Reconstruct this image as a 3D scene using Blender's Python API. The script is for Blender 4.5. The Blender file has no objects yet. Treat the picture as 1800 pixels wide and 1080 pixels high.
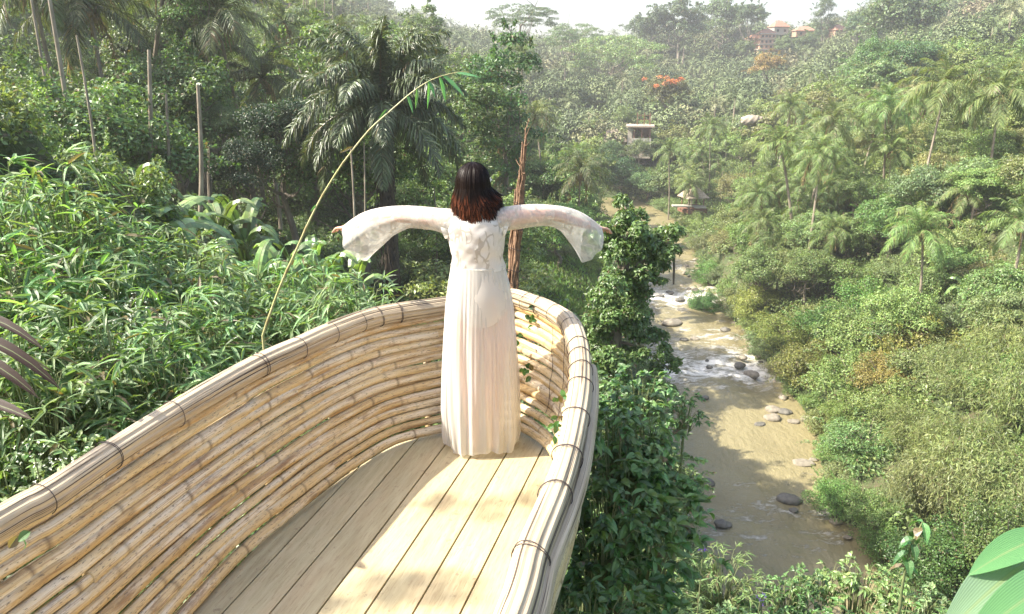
import bpy, math, random
import numpy as np
from mathutils import Vector, Matrix
R = math.radians
RNG = np.random.default_rng(7)
random.seed(7)
SC = bpy.context.scene
COL = SC.collection

# ------------------------------------------------------------------ camera, sky, sun, exposure
F = 1300.0; CAMH = 2.07; TH = math.atan(428 / F)
cam = bpy.data.cameras.new('camera'); camo = bpy.data.objects.new('camera', cam); COL.objects.link(camo)
cam.sensor_width = 36; cam.lens = 36 * F / 1800; cam.clip_start = 0.05; cam.clip_end = 5000
camo.location = (0, 0, CAMH); camo.rotation_euler = (R(90) - TH, 0, 0)
SC.camera = camo
cam.dof.use_dof = False

SUN_TRAVEL = Vector((0.99, 0.10, 0)).normalized(); SUN_EL = R(46)
w = bpy.data.worlds.new('World'); SC.world = w; w.use_nodes = True
nt = w.node_tree; bg = nt.nodes['Background']
sky = nt.nodes.new('ShaderNodeTexSky'); sky.sky_type = 'NISHITA'; sky.sun_disc = False
sky.sun_elevation = SUN_EL
sun_dir = -SUN_TRAVEL                       # horizontal direction towards the sun
sky.sun_rotation = math.atan2(sun_dir.x, sun_dir.y)
sky.air_density = 1.0; sky.dust_density = 3.0; sky.ozone_density = 1.0
nt.links.new(sky.outputs[0], bg.inputs[0]); bg.inputs[1].default_value = 0.15
sl = bpy.data.lights.new('sun', 'SUN'); sl.energy = 5.0; sl.angle = R(0.53); sl.color = (1.0, 0.94, 0.81)
so = bpy.data.objects.new('sun', sl); COL.objects.link(so)
ld = Vector((SUN_TRAVEL.x * math.cos(SUN_EL), SUN_TRAVEL.y * math.cos(SUN_EL), -math.sin(SUN_EL)))
so.rotation_euler = ld.to_track_quat('-Z', 'Y').to_euler(); so.location = (-30, -10, 60)
SC.view_settings.view_transform = 'Standard'; SC.view_settings.look = 'None'
SC.view_settings.exposure = 1.5; SC.view_settings.gamma = 1.0
SC.render.engine = 'CYCLES'
SC.cycles.max_bounces = 7; SC.cycles.diffuse_bounces = 3; SC.cycles.glossy_bounces = 2
SC.cycles.transmission_bounces = 4; SC.cycles.transparent_max_bounces = 10; SC.cycles.volume_bounces = 0
SC.cycles.caustics_reflective = False; SC.cycles.caustics_refractive = False
SC.cycles.sample_clamp_indirect = 5; SC.cycles.use_denoising = True
SC.cycles.use_adaptive_sampling = True; SC.cycles.adaptive_threshold = 0.02

def at(px, py, z):
    """the point at height z seen at a place of the photograph"""
    u = (px - 900) / F; v = -(py - 540) / F
    d = (u, math.cos(TH) + v * math.sin(TH), -math.sin(TH) + v * math.cos(TH))
    t = (z - CAMH) / d[2]
    return Vector((d[0] * t, d[1] * t, z))
def atY(px, py, Y):
    """the point at forward distance Y seen at a place of the photograph"""
    u = (px - 900) / F; v = -(py - 540) / F
    d = (u, math.cos(TH) + v * math.sin(TH), -math.sin(TH) + v * math.cos(TH))
    t = Y / d[1]
    return Vector((d[0] * t, Y, CAMH + d[2] * t))
def to_px(x, y, z):
    dz = y * math.cos(TH) - (z - CAMH) * math.sin(TH)
    up = y * math.sin(TH) + (z - CAMH) * math.cos(TH)
    return 900 + F * x / dz, 540 - F * up / dz, dz

# ------------------------------------------------------------------ mesh and object helpers
def nrm(a):
    a = np.asarray(a, float)
    return a / np.maximum(np.linalg.norm(a, axis=-1, keepdims=True), 1e-9)
def rdir(n, rng): return nrm(rng.normal(size=(n, 3)))
class MB:
    """collects vertices and faces (all quads) with a uv and an optional point value"""
    def __init__(s): s.V = []; s.Fq = []; s.U = []; s.A = []; s.n = 0
    def add(s, V, Fq, U=None, A=None):
        V = np.asarray(V, float).reshape(-1, 3); Fq = np.asarray(Fq, np.int64).reshape(-1, 4)
        s.V.append(V); s.Fq.append(Fq + s.n); s.n += len(V)
        s.U.append(np.zeros((len(V), 2)) if U is None else np.asarray(U, float).reshape(-1, 2))
        s.A.append(np.zeros(len(V)) if A is None else np.asarray(A, float).reshape(-1))
    def arr(s): return np.concatenate(s.V), np.concatenate(s.Fq), np.concatenate(s.U), np.concatenate(s.A)
    def mesh(s, name, mat, smooth=False, mats2=None):
        V, Fq, U, A = s.arr()
        me = bpy.data.meshes.new(name)
        me.vertices.add(len(V)); me.vertices.foreach_set('co', V.astype(np.float32).ravel())
        me.loops.add(Fq.size); me.polygons.add(len(Fq))
        me.polygons.foreach_set('loop_start', np.arange(0, Fq.size, 4, dtype=np.int32))
        me.loops.foreach_set('vertex_index', Fq.astype(np.int32).ravel())
        me.polygons.foreach_set('use_smooth', np.full(len(Fq), smooth))
        uv = me.uv_layers.new(name='UVMap'); uv.data.foreach_set('uv', U[Fq.ravel()].astype(np.float32).ravel())
        at_ = me.attributes.new('val', 'FLOAT', 'POINT'); at_.data.foreach_set('value', A.astype(np.float32))
        me.materials.append(mat)
        me.update(calc_edges=True)
        if smooth is False: pass
        return me
def link(o, parent=None):
    COL.objects.link(o)
    if parent is not None: o.parent = parent
    return o
def obj(name, me, parent=None, loc=(0, 0, 0), rot=(0, 0, 0), scale=(1, 1, 1), color=None):
    o = bpy.data.objects.new(name, me); o.location = loc; o.rotation_euler = rot; o.scale = scale
    if color is not None: o.color = (*color, 1)
    return link(o, parent)
def tag(o, label=None, cat=None, group=None, kind=None):
    if label: o['label'] = label
    if cat: o['category'] = cat
    if group: o['group'] = group
    if kind: o['kind'] = kind
    return o
def empty(name, loc, rz=0, label=None, cat=None, group=None, rot=None):
    o = bpy.data.objects.new(name, None); o.empty_display_size = 0.2
    o.location = loc; o.rotation_euler = rot if rot else (0, 0, rz)
    return tag(link(o), label, cat, group)

def frames(P):
    P = np.asarray(P, float); T = nrm(np.gradient(P, axis=0))
    up = np.array([0, 0, 1.0]) if abs(T[0][2]) < 0.9 else np.array([1.0, 0, 0])
    N = np.zeros_like(P); n = nrm(np.cross(np.cross(T[0], up), T[0]))
    for i in range(len(P)):
        n = n - T[i] * np.dot(n, T[i]); n = n / max(np.linalg.norm(n), 1e-9); N[i] = n
    return T, N, np.cross(T, N)
def tube(mb, P, r, seg=8, cap=True, prof=None, val=None):
    P = np.asarray(P, float); n = len(P); r = np.broadcast_to(np.asarray(r, float), (n,)) if np.ndim(r) < 2 else np.asarray(r)
    T, N, B = frames(P)
    a = np.linspace(0, 2 * math.pi, seg + 1)
    rr = (r[:, None] * (np.ones(seg + 1) if prof is None else prof)[None]) if r.ndim == 1 else r
    V = P[:, None] + rr[..., None] * (np.cos(a)[None, :, None] * N[:, None] + np.sin(a)[None, :, None] * B[:, None])
    s = np.concatenate([[0], np.cumsum(np.linalg.norm(np.diff(P, axis=0), axis=1))])
    U = np.stack(np.broadcast_arrays((a / (2 * math.pi))[None], s[:, None]), -1)
    i, j = np.meshgrid(np.arange(n - 1), np.arange(seg), indexing='ij'); k = i * (seg + 1) + j
    Fq = np.stack([k, k + 1, k + seg + 2, k + seg + 1], -1).reshape(-1, 4)
    A = None if val is None else np.repeat(val, seg + 1)
    mb.add(V, Fq, U, A)
    if cap:
        for e, idx in ((0, 0), (n - 1, 1)):
            ring = V[e, :seg]; c = ring.mean(0); VV = np.vstack([ring, [c]])
            ff = []
            for q in range(0, seg, 2):
                x, y, z = q, (q + 1) % seg, (q + 2) % seg
                ff.append([seg, x, y, z] if idx else [seg, z, y, x])
            mb.add(VV, ff, np.tile([[0.5, s[e]]], (seg + 1, 1)))
def box(mb, c, h, M=None):
    V = np.array([[x, y, z] for x in (-1, 1) for y in (-1, 1) for z in (-1, 1)], float) * np.asarray(h)
    if M is not None: V = V @ np.array(M).T
    V = V + np.asarray(c)
    mb.add(V, [[0, 1, 3, 2], [4, 6, 7, 5], [0, 4, 5, 1], [2, 3, 7, 6], [0, 2, 6, 4], [1, 5, 7, 3]], V[:, :2])
def ellipsoid(mb, c, r, nu=16, nv=10, M=None, val=None):
    u = np.linspace(0, 2 * math.pi, nu + 1); v = np.linspace(0, math.pi, nv + 1)
    uu, vv = np.meshgrid(u, v)
    V = np.stack([np.sin(vv) * np.cos(uu), np.sin(vv) * np.sin(uu), np.cos(vv)], -1).reshape(-1, 3) * np.asarray(r)
    if M is not None: V = V @ np.array(M).T
    i, j = np.meshgrid(np.arange(nv), np.arange(nu), indexing='ij'); k = i * (nu + 1) + j
    mb.add(V + np.asarray(c), np.stack([k, k + nu + 1, k + nu + 2, k + 1], -1).reshape(-1, 4),
           np.stack([uu, vv], -1).reshape(-1, 2), None if val is None else np.full(len(V), val))
def diamonds(mb, pos, d, n, L, W, fold=0.15):
    """simple leaf: one folded quad each"""
    N = len(pos); s = nrm(np.cross(d, n)); L = np.broadcast_to(L, (N,))[:, None]; W = np.broadcast_to(W, (N,))[:, None]
    v0 = pos; v2 = pos + d * L - n * L * fold; m = pos + d * L * 0.45
    V = np.stack([v0, m + s * W / 2 + n * W * .08, v2, m - s * W / 2 + n * W * .08], 1)
    mb.add(V.reshape(-1, 3), np.arange(N * 4).reshape(N, 4), np.tile([[0, 0], [1, .5], [.5, 1], [0, .5]], (N, 1)))
def blades(mb, pos, d, n, L, W, droop=0.3, st=(0, .15, .4, .7, 1), wp=(.12, .75, 1, .7, .02), fold=0.25):
    """proper leaf: a midrib with two halves, bent along its length"""
    N = len(pos); s = nrm(np.cross(d, n)); n = nrm(np.cross(s, d)); L = np.broadcast_to(L, (N,))[:, None]; W = np.broadcast_to(W, (N,))[:, None]
    dr = np.broadcast_to(droop, (N,))[:, None]; k = len(st); VV = []; UU = []
    dn = np.array([0, 0, -1.0])
    for t, wf in zip(st, wp):
        c = pos + d * L * t * (1 - .25 * dr * t) + dn * L * dr * t * t
        e = s * W * wf / 2; up = n * W * wf * fold
        VV += [c - e + up, c, c + e + up]; UU += [[0, t], [.5, t], [1, t]]
    V = np.stack(VV, 1).reshape(-1, 3)
    f = []
    for i in range(k - 1):
        b = i * 3; f += [[b, b + 1, b + 4, b + 3], [b + 1, b + 2, b + 5, b + 4]]
    Fq = (np.array(f)[None] + (np.arange(N) * k * 3)[:, None, None]).reshape(-1, 4)
    mb.add(V, Fq, np.tile(UU, (N, 1)))
def cr(P, n):
    """smooth curve through points, n samples"""
    P = np.asarray(P, float); m = len(P); t = np.linspace(0, m - 1, n); i = np.clip(t.astype(int), 0, m - 2); f = (t - i)[:, None]
    g = lambda k: P[np.clip(k, 0, m - 1)]
    a, b, c, d = g(i - 1), g(i), g(i + 1), g(i + 2)
    return .5 * ((2 * b) + (-a + c) * f + (2 * a - 5 * b + 4 * c - d) * f ** 2 + (-a + 3 * b - 3 * c + d) * f ** 3)

# ------------------------------------------------------------------ materials
def mat(name):
    m = bpy.data.materials.new(name); m.use_nodes = True; t = m.node_tree
    return m, t, t.nodes['Principled BSDF'], t.nodes['Material Output']
def nd(t, typ, **kw):
    n = t.nodes.new(typ)
    for k, v in kw.items():
        if k in ('operation', 'blend_type', 'data_type', 'attribute_name', 'feature', 'noise_dimensions', 'distance', 'clamp_factor', 'bands_direction', 'wave_type'): setattr(n, k, v)
        else: n.inputs[k.replace('_', ' ')].default_value = v
    return n
def ramp(t, src, stops):
    n = t.nodes.new('ShaderNodeValToRGB'); t.links.new(src, n.inputs[0]); e = n.color_ramp.elements
    while len(e) > len(stops): e.remove(e[-1])
    while len(e) < len(stops): e.new(1)
    for q, (p, c) in zip(e, stops): q.position = p; q.color = (*c, 1) if not np.isscalar(c) else (c, c, c, 1)
    return n.outputs[0]
def mix(t, fac, a, b, mode='MIX'):
    n = t.nodes.new('ShaderNodeMix'); n.data_type = 'RGBA'; n.blend_type = mode
    for s, v in ((n.inputs[0], fac), (n.inputs[6], a), (n.inputs[7], b)):
        if hasattr(v, 'type') and hasattr(v, 'links'): t.links.new(v, s)
        else: s.default_value = v if np.isscalar(v) else (*v, 1)
    return n.outputs[2]
def mth(t, op, a, b=0.5, c=None):
    n = t.nodes.new('ShaderNodeMath'); n.operation = op
    for i, v in enumerate((a, b, c)):
        if v is None: continue
        if hasattr(v, 'links'): t.links.new(v, n.inputs[i])
        else: n.inputs[i].default_value = v
    return n.outputs[0]
def mapping(t, src, scale, loc=(0, 0, 0), rot=(0, 0, 0)):
    n = t.nodes.new('ShaderNodeMapping'); t.links.new(src, n.inputs[0]); n.inputs['Scale'].default_value = scale
    n.inputs['Location'].default_value = loc; n.inputs['Rotation'].default_value = rot
    return n.outputs[0]
def noise(t, vec, scale, detail=4, rough=.55):
    n = nd(t, 'ShaderNodeTexNoise', Scale=scale, Detail=detail, Roughness=rough); t.links.new(vec, n.inputs['Vector']); return n.outputs['Fac']
def bump(t, h, bsdf, strength=.4, dist=.01):
    b = nd(t, 'ShaderNodeBump', Strength=strength, Distance=dist); t.links.new(h, b.inputs['Height']); t.links.new(b.outputs[0], bsdf.inputs['Normal'])

def leaf_material(name, rough=.42, trans=.35, vein=False, var=.55, fixed=None, spec=.5, dry=0.03):
    m, t, p, out = mat(name)
    oi = t.nodes.new('ShaderNodeObjectInfo'); geo = t.nodes.new('ShaderNodeNewGeometry')
    base = oi.outputs['Color']
    if fixed:
        c = t.nodes.new('ShaderNodeRGB'); c.outputs[0].default_value = (*fixed, 1); base = c.outputs[0]
    rnd = geo.outputs['Random Per Island']
    v = ramp(t, rnd, [(0, 1 - var), (.5, 1.0), (1, 1 + var)])
    c1 = mix(t, 1.0, base, v, 'MULTIPLY')
    hs = nd(t, 'ShaderNodeHueSaturation'); t.links.new(c1, hs.inputs['Color'])
    r2 = mth(t, 'FRACT', mth(t, 'MULTIPLY', rnd, 37.7))
    t.links.new(mth(t, 'ADD', mth(t, 'MULTIPLY', r2, .05), .475), hs.inputs['Hue'])
    r3 = mth(t, 'FRACT', mth(t, 'MULTIPLY', rnd, 91.3))
    brown = mth(t, 'GREATER_THAN', r3, 1 - dry)
    c2 = mix(t, brown, hs.outputs[0], (.17, .13, .07))
    if vein:
        tc = t.nodes.new('ShaderNodeUVMap'); sp = t.nodes.new('ShaderNodeSeparateXYZ'); t.links.new(tc.outputs[0], sp.inputs[0])
        mid = mth(t, 'LESS_THAN', mth(t, 'ABSOLUTE', mth(t, 'SUBTRACT', sp.outputs[0], .5)), .035)
        c2 = mix(t, mth(t, 'MULTIPLY', mid, .5), c2, (.22, .28, .12))
        wv = nd(t, 'ShaderNodeTexWave', wave_type='BANDS', bands_direction='X', Scale=6.0, Distortion=1.5); t.links.new(tc.outputs[0], wv.inputs[0])
        bump(t, wv.outputs[1], p, .25, .004)
    # the paler matt underside
    c3 = mix(t, mth(t, 'MULTIPLY', geo.outputs['Backfacing'], 0.0 if name == 'purple_leaf' else .35), c2, (.19, .23, .13))
    t.links.new(c3, p.inputs['Base Color']); p.inputs['Roughness'].default_value = rough
    p.inputs['Specular IOR Level'].default_value = spec
    tr = t.nodes.new('ShaderNodeBsdfTranslucent'); tcol = mix(t, 1.0, c2, (1.5, 1.5, .55), 'MULTIPLY'); t.links.new(tcol, tr.inputs[0])
    ms = t.nodes.new('ShaderNodeMixShader'); ms.inputs[0].default_value = trans
    t.links.new(p.outputs[0], ms.inputs[1]); t.links.new(tr.outputs[0], ms.inputs[2]); t.links.new(ms.outputs[0], out.inputs[0])
    return m
LEAF = leaf_material('leaf')
LEAFG = leaf_material('glossy_leaf', rough=.3, trans=.3, vein=True, spec=.6, dry=.015)
BAMLEAF = leaf_material('bamboo_leaf', rough=.38, trans=.38, vein=True, spec=.6, dry=.07, var=.45)
PALMLEAF = leaf_material('palm_leaf', rough=.45, trans=.35, spec=.4, var=.4, dry=.05)
def bark_material(name, a, b, scale=6):
    m, t, p, out = mat(name); tc = t.nodes.new('ShaderNodeTexCoord')
    n = noise(t, mapping(t, tc.outputs['Object'], (1, 1, .35)), scale, 6)
    t.links.new(ramp(t, n, [(.3, a), (.7, b)]), p.inputs['Base Color']); p.inputs['Roughness'].default_value = .9
    bump(t, n, p, .6, .03); return m
BARK = bark_material('bark', (.10, .08, .06), (.26, .22, .17))
PALMBARK = bark_material('palm_bark', (.16, .125, .09), (.33, .28, .21), 5)
DARKBARK = bark_material('shaggy_bark', (.02, .016, .012), (.10, .075, .05), 14)
STEM = bark_material('green_stem', (.10, .14, .05), (.25, .26, .12), 8)

def bamboo_material():
    m, t, p, out = mat('bamboo'); uv = t.nodes.new('ShaderNodeUVMap'); oi = t.nodes.new('ShaderNodeObjectInfo'); at_ = nd(t, 'ShaderNodeAttribute', attribute_name='val')
    geo = t.nodes.new('ShaderNodeNewGeometry'); rnd = oi.outputs['Random']
    off = t.nodes.new('ShaderNodeCombineXYZ'); t.links.new(mth(t, 'MULTIPLY', rnd, 40), off.inputs[1]); t.links.new(mth(t, 'MULTIPLY', rnd, 13), off.inputs[2])
    va = t.nodes.new('ShaderNodeVectorMath'); va.operation = 'ADD'; t.links.new(uv.outputs[0], va.inputs[0]); t.links.new(off.outputs[0], va.inputs[1])
    V = va.outputs[0]
    n1 = noise(t, mapping(t, V, (2.2, 1.6, 1)), 1.6, 6, .6)        # large stains
    n2 = noise(t, mapping(t, V, (22, 2.0, 1)), 1.0, 5, .65)         # long streaks
    n3 = noise(t, mapping(t, V, (30, 40, 1)), 1.0, 3, .6)           # speckle
    base = ramp(t, rnd, [(0, (.42, .27, .11)), (.25, (.57, .43, .22)), (.5, (.47, .32, .14)), (.75, (.61, .48, .27)), (1, (.51, .37, .18))])
    c = mix(t, ramp(t, n1, [(.46, 0.0), (.60, .85)]), base, (.64, .56, .42))             # weathered grey
    c = mix(t, mth(t, 'MULTIPLY', ramp(t, n2, [(.52, 0.0), (.64, 1.0)]), .65), c, (.25, .125, .045))   # brown streaks
    st = ramp(t, noise(t, mapping(t, V, (3, 2.4, 1), (5, 3, 1)), 1.3, 6, .7), [(.54, 0.0), (.64, 1.0)])
    c = mix(t, mth(t, 'MULTIPLY', st, .65), c, (.17, .085, .035))
    c = mix(t, mth(t, 'MULTIPLY', ramp(t, n3, [(.60, 0.0), (.64, 1.0)]), .75), c, (.13, .09, .06))
    c = mix(t, mth(t, 'MULTIPLY', at_.outputs['Fac'], .8), c, (.13, .08, .04))
    t.links.new(c, p.inputs['Base Color']); p.inputs['Roughness'].default_value = .55
    h = mth(t, 'ADD', mth(t, 'MULTIPLY', n2, .6), mth(t, 'MULTIPLY', n3, .3)); bump(t, h, p, .55, .004)
    return m
BAMBOO = bamboo_material()
def rim_material():
    m, t, p, out = mat('split_bamboo_bundle'); uv = t.nodes.new('ShaderNodeUVMap'); oi = t.nodes.new('ShaderNodeObjectInfo')
    V = uv.outputs[0]
    n1 = noise(t, mapping(t, V, (3, 1.2, 1)), 1.7, 5, .6)
    n2 = noise(t, mapping(t, V, (55, 1.1, 1)), 1.0, 5, .75)
    n4 = noise(t, mapping(t, V, (34, .7, 1), (3, 9, 0)), 1.0, 4, .6)
    c = ramp(t, n1, [(.3, (.34, .265, .175)), (.5, (.45, .365, .25)), (.7, (.55, .46, .32))])
    c = mix(t, mth(t, 'MULTIPLY', ramp(t, n2, [(.50, 0.0), (.62, 1.0)]), .6), c, (.24, .16, .10))
    crack = ramp(t, n4, [(.575, 0.0), (.605, 1.0)])
    c = mix(t, mth(t, 'MULTIPLY', crack, .92), c, (.035, .022, .015))
    t.links.new(c, p.inputs['Base Color']); p.inputs['Roughness'].default_value = .62
    h = mth(t, 'SUBTRACT', mth(t, 'MULTIPLY', n2, .4), crack); bump(t, h, p, .8, .006)
    return m
RIM = rim_material()
def plank_material():
    m, t, p, out = mat('pale_planks'); tc = t.nodes.new('ShaderNodeTexCoord'); geo = t.nodes.new('ShaderNodeNewGeometry'); at_ = nd(t, 'ShaderNodeAttribute', attribute_name='val')
    sep = t.nodes.new('ShaderNodeCombineXYZ'); t.links.new(mth(t, 'MULTIPLY', at_.outputs['Fac'], 9), sep.inputs[2])
    va = t.nodes.new('ShaderNodeVectorMath'); va.operation = 'ADD'; uv = t.nodes.new('ShaderNodeUVMap'); t.links.new(uv.outputs[0], va.inputs[0]); t.links.new(sep.outputs[0], va.inputs[1])
    V = va.outputs[0]
    g = noise(t, mapping(t, V, (26, 2.2, 1), rot=(0, 0, .25)), 1.6, 7, .68)
    g2 = noise(t, mapping(t, V, (90, 9, 1), rot=(0, 0, -.2)), 1.5, 4, .6)
    l = noise(t, mapping(t, V, (5, 1.2, 1), rot=(0, 0, .6)), 1.3, 5, .6)
    c = ramp(t, g, [(.3, (.33, .275, .155)), (.55, (.43, .37, .225)), (.75, (.52, .46, .29))])
    c = mix(t, mth(t, 'MULTIPLY', ramp(t, l, [(.45, 0.0), (.7, 1.0)]), .6), c, (.47, .36, .22))
    c = mix(t, mth(t, 'MULTIPLY', ramp(t, g2, [(.55, 0.0), (.66, 1.0)]), .65), c, (.28, .215, .12))
    sp = noise(t, mapping(t, V, (12, 12, 1)), 1.7, 4, .75)
    c = mix(t, mth(t, 'MULTIPLY', ramp(t, sp, [(.63, 0.0), (.69, 1.0)]), .6), c, (.2, .14, .09))
    v = ramp(t, at_.outputs['Fac'], [(0, .86), (1, 1.1)]); c = mix(t, 1.0, c, v, 'MULTIPLY')
    t.links.new(c, p.inputs['Base Color']); p.inputs['Roughness'].default_value = .6
    bump(t, mth(t, 'ADD', g, mth(t, 'MULTIPLY', g2, .5)), p, .4, .004)
    return m
PLANK = plank_material()
def simple(name, col, rough=.7, metal=0.0, vary=.25, scale=8):
    m, t, p, out = mat(name); tc = t.nodes.new('ShaderNodeTexCoord'); n = noise(t, tc.outputs['Object'], scale, 5)
    t.links.new(mix(t, 1.0, col, ramp(t, n, [(.3, 1 - vary), (.7, 1 + vary)]), 'MULTIPLY'), p.inputs['Base Color'])
    p.inputs['Roughness'].default_value = rough; p.inputs['Metallic'].default_value = metal; bump(t, n, p, .3, .02)
    return m
WIRE = simple('wire', (.05, .035, .03), .6)

# ------------------------------------------------------------------ terrain
WATER_Z = -25.0
# river edges (y, left x, right x), following the photograph
RIV = np.array([[-60, -6, 8], [-20, 6, 18], [10, 10, 21], [25, 11, 20.5], [37, 10.5, 21.5], [42, 10, 20.2], [48, 10.5, 22.6], [53, 11.5, 23.8], [60, 12, 23.8], [67, 12, 24.0],
                [78, 13, 25.0], [92, 13, 25.6], [105, 15, 27.0], [118, 16, 29.5], [130, 15, 30.0], [140, 13, 29.0], [148, 2, 27.5], [153, -10, 26], [158, -60, 22], [161, -90, -12]])
def river_d(x, y):
    """signed distance beyond the river's edge (negative in the water)"""
    l = np.interp(y, RIV[:, 0], RIV[:, 1]); r = np.interp(y, RIV[:, 0], RIV[:, 2])
    d = np.maximum(l - x, x - r)
    d = np.where(y > 161, np.maximum(d, (y - 161) * 1.0), d)
    return d
CT = []
def C(px, py, Y, off):
    p = atY(px, py, Y); CT.append((p.x, p.y, p.z - off * (.5 if px > 1150 and (Y < 50 or Y > 130) and Y < 240 else .12 if px > 1250 and Y < 130 else 1)))
for q in [(1500, 905, 37, 2), (1800, 1000, 30, 3), (1800, 720, 38, 4), (1500, 770, 46, 3), (1650, 620, 52, 5), (1800, 520, 52, 5), (1450, 620, 62, 4), (1350, 510, 80, 4), (1600, 420, 70, 5),
          (1800, 370, 65, 6), (1300, 440, 103, 4), (1450, 310, 95, 5), (1650, 260, 90, 7), (1800, 210, 100, 7), (1230, 385, 122, 3), (1300, 270, 150, 6), (1500, 190, 150, 8), (1700, 130, 160, 8),
          (1800, 70, 190, 8), (1950, 0, 230, 10), (1400, 210, 180, 8), (1640, 70, 250, 10), (1500, 60, 310, 10), (1300, 165, 260, 10), (1400, 110, 330, 10), (1250, 45, 400, 14), (1190, 35, 370, 12), (1300, 40, 370, 12), (1450, 60, 400, 12), (1560, 0, 390, 12), (1640, -25, 380, 12), (1750, -60, 330, 10), (1900, -60, 330, 10),
          (1100, 330, 168, 4), (1100, 255, 185, 5), (1200, 215, 220, 8), (1000, 220, 190, 9), (950, 140, 220, 9), (1100, 140, 290, 9), (900, 95, 290, 12), (1080, 75, 380, 13), (700, 60, 260, 12),
          (980, 500, 48, .8), (1000, 440, 66, 2), (930, 420, 66, 3), (900, 350, 78, 7), (1000, 310, 108, 7), (800, 270, 70, 9), (850, 130, 110, 11), (760, 45, 120, 11), (700, 130, 85, 11), (600, 80, 68, 11), (450, 50, 62, 12),
          (300, 90, 46, 12), (150, 90, 38, 12), (-100, 60, 30, 12), (450, 280, 38, 5), (300, 320, 28, 4), (100, 190, 17, 1.8), (200, 260, 17, 1.8), (20, 120, 16, 1.8), (-100, 120, 13, 2), (-50, 380, 8, 3), (200, 420, 15, 2.5), (400, 450, 21, 2.5), (550, 480, 25, 3),
          (600, 520, 18, 2.5), (700, 520, 20, 3), (750, 500, 30, 4), (400, 580, 8.5, 1.8), (650, 560, 8, 1.5), (300, 640, 6, 1.4), (100, 720, 4.5, 1.3), (0, 820, 3.6, 1.2)]: C(*q)
CT += [(2.2, 3, -3.2), (4, 6, -5.6), (1.5, 7, -4.2), (6, 12, -10), (2, 15, -6.5), (8, 22, -18), (9, 30, -24), (4, 25, -12.5), (6, 38, -19), (3, 1, -2.2), (0, 3, -2.3), (-1.5, 4, -1.9), (0, 5.5, -2.8),
       (-2, 1.5, -1.4), (0, -1.5, -.5), (-4, -3, .2), (5, -3, -2.5), (-15, -8, 4), (12, -8, -12), (0, -25, 1), (-40, 5, 14), (-30, 18, 10), (-60, 60, 26), (-120, 150, 40), (-100, 260, 40), (-260, 400, 50), (300, 100, 50), (420, 300, 60),
       (0, 620, -10), (300, 640, -10), (-300, 640, 10), (600, 600, 10), (26, 22, -22), (34, 14, -14), (60, 20, -2), (160, 60, 24)]
CT = np.array(CT)
def kern(r): return r
def _solve():
    P = CT[:, :2]; n = len(P); D = np.linalg.norm(P[:, None] - P[None], axis=-1)
    A = np.zeros((n + 3, n + 3)); A[:n, :n] = -kern(D) + np.eye(n) * -.6
    A[:n, n] = 1; A[:n, n + 1:] = P; A[n, :n] = 1; A[n + 1:, :n] = P.T
    return np.linalg.solve(A, np.concatenate([CT[:, 2], [0, 0, 0]]))
RW = _solve()
def ground(x, y):
    x = np.atleast_1d(np.asarray(x, float)); y = np.atleast_1d(np.asarray(y, float)); sh = x.shape
    X = np.stack([x.ravel(), y.ravel()], -1); n = len(CT); z = np.zeros(len(X))
    for s in range(0, len(X), 20000):
        D = np.linalg.norm(X[s:s + 20000, None] - CT[None, :, :2], axis=-1)
        z[s:s + 20000] = -kern(D) @ RW[:n] + RW[n] + X[s:s + 20000] @ RW[n + 1:]
    xx, yy = X[:, 0], X[:, 1]; rr = np.hypot(xx, yy)
    z += np.clip(rr / 60, 0, 1) * (1.2 * np.sin(xx * .11 + 1.3) * np.cos(yy * .09) + .7 * np.sin(xx * .23 + yy * .17)) * np.clip((rr - 10) / 30, 0, 1)
    d = river_d(xx, yy)
    dd = np.maximum(d, 0)
    z = np.maximum(z, WATER_Z + .35 + np.minimum(dd * .25, 3))
    z = np.minimum(z, np.where(yy < 170, WATER_Z + .5 + dd * 1.7, 1e9))
    bank = np.clip(d / 1.2, -1, 1)
    z = np.where(d < 1.2, WATER_Z - .35 + .75 * (bank + 1) * .5 * 1.2, z)
    z = np.where(d < 0, WATER_Z - .35 + np.maximum(d, -3) * .3, z)
    return z.reshape(sh)
def gz(x, y): return float(ground(x, y)[0])

def warp(t, a, b, k): s = np.sinh(k * t) / math.sinh(k); return np.where(s < 0, -s * a, s * b)
def build_terrain():
    tx = np.linspace(-1, 1, 340); xs = warp(tx, -600, 700, 4.6)
    ty = np.linspace(-.45, 1, 300); ys = warp(ty, -760, 760, 4.4) + 3
    X, Y = np.meshgrid(xs, ys); Z = ground(X, Y)
    mb = MB(); ny, nx = X.shape
    i, j = np.meshgrid(np.arange(ny - 1), np.arange(nx - 1), indexing='ij'); k = i * nx + j
    mb.add(np.stack([X, Y, Z], -1), np.stack([k, k + 1, k + nx + 1, k + nx], -1), np.stack([X, Y], -1))
    m, t, p, out = mat('forest_floor'); tc = t.nodes.new('ShaderNodeTexCoord'); V = tc.outputs['Object']
    a = noise(t, V, .5, 8, .7); b = noise(t, V, 6, 5, .7)
    c = ramp(t, a, [(.35, (.035, .05, .018)), (.5, (.06, .085, .03)), (.62, (.11, .085, .05))])
    c = mix(t, ramp(t, b, [(.4, 0.0), (.6, .6)]), c, (.09, .12, .04))
    t.links.new(c, p.inputs['Base Color']); p.inputs['Roughness'].default_value = .95; bump(t, b, p, 1, .15)
    o = obj('ground', mb.mesh('ground', m, True)); tag(o, 'sloping jungle floor of the river valley', 'ground', None, 'structure')
build_terrain()

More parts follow.
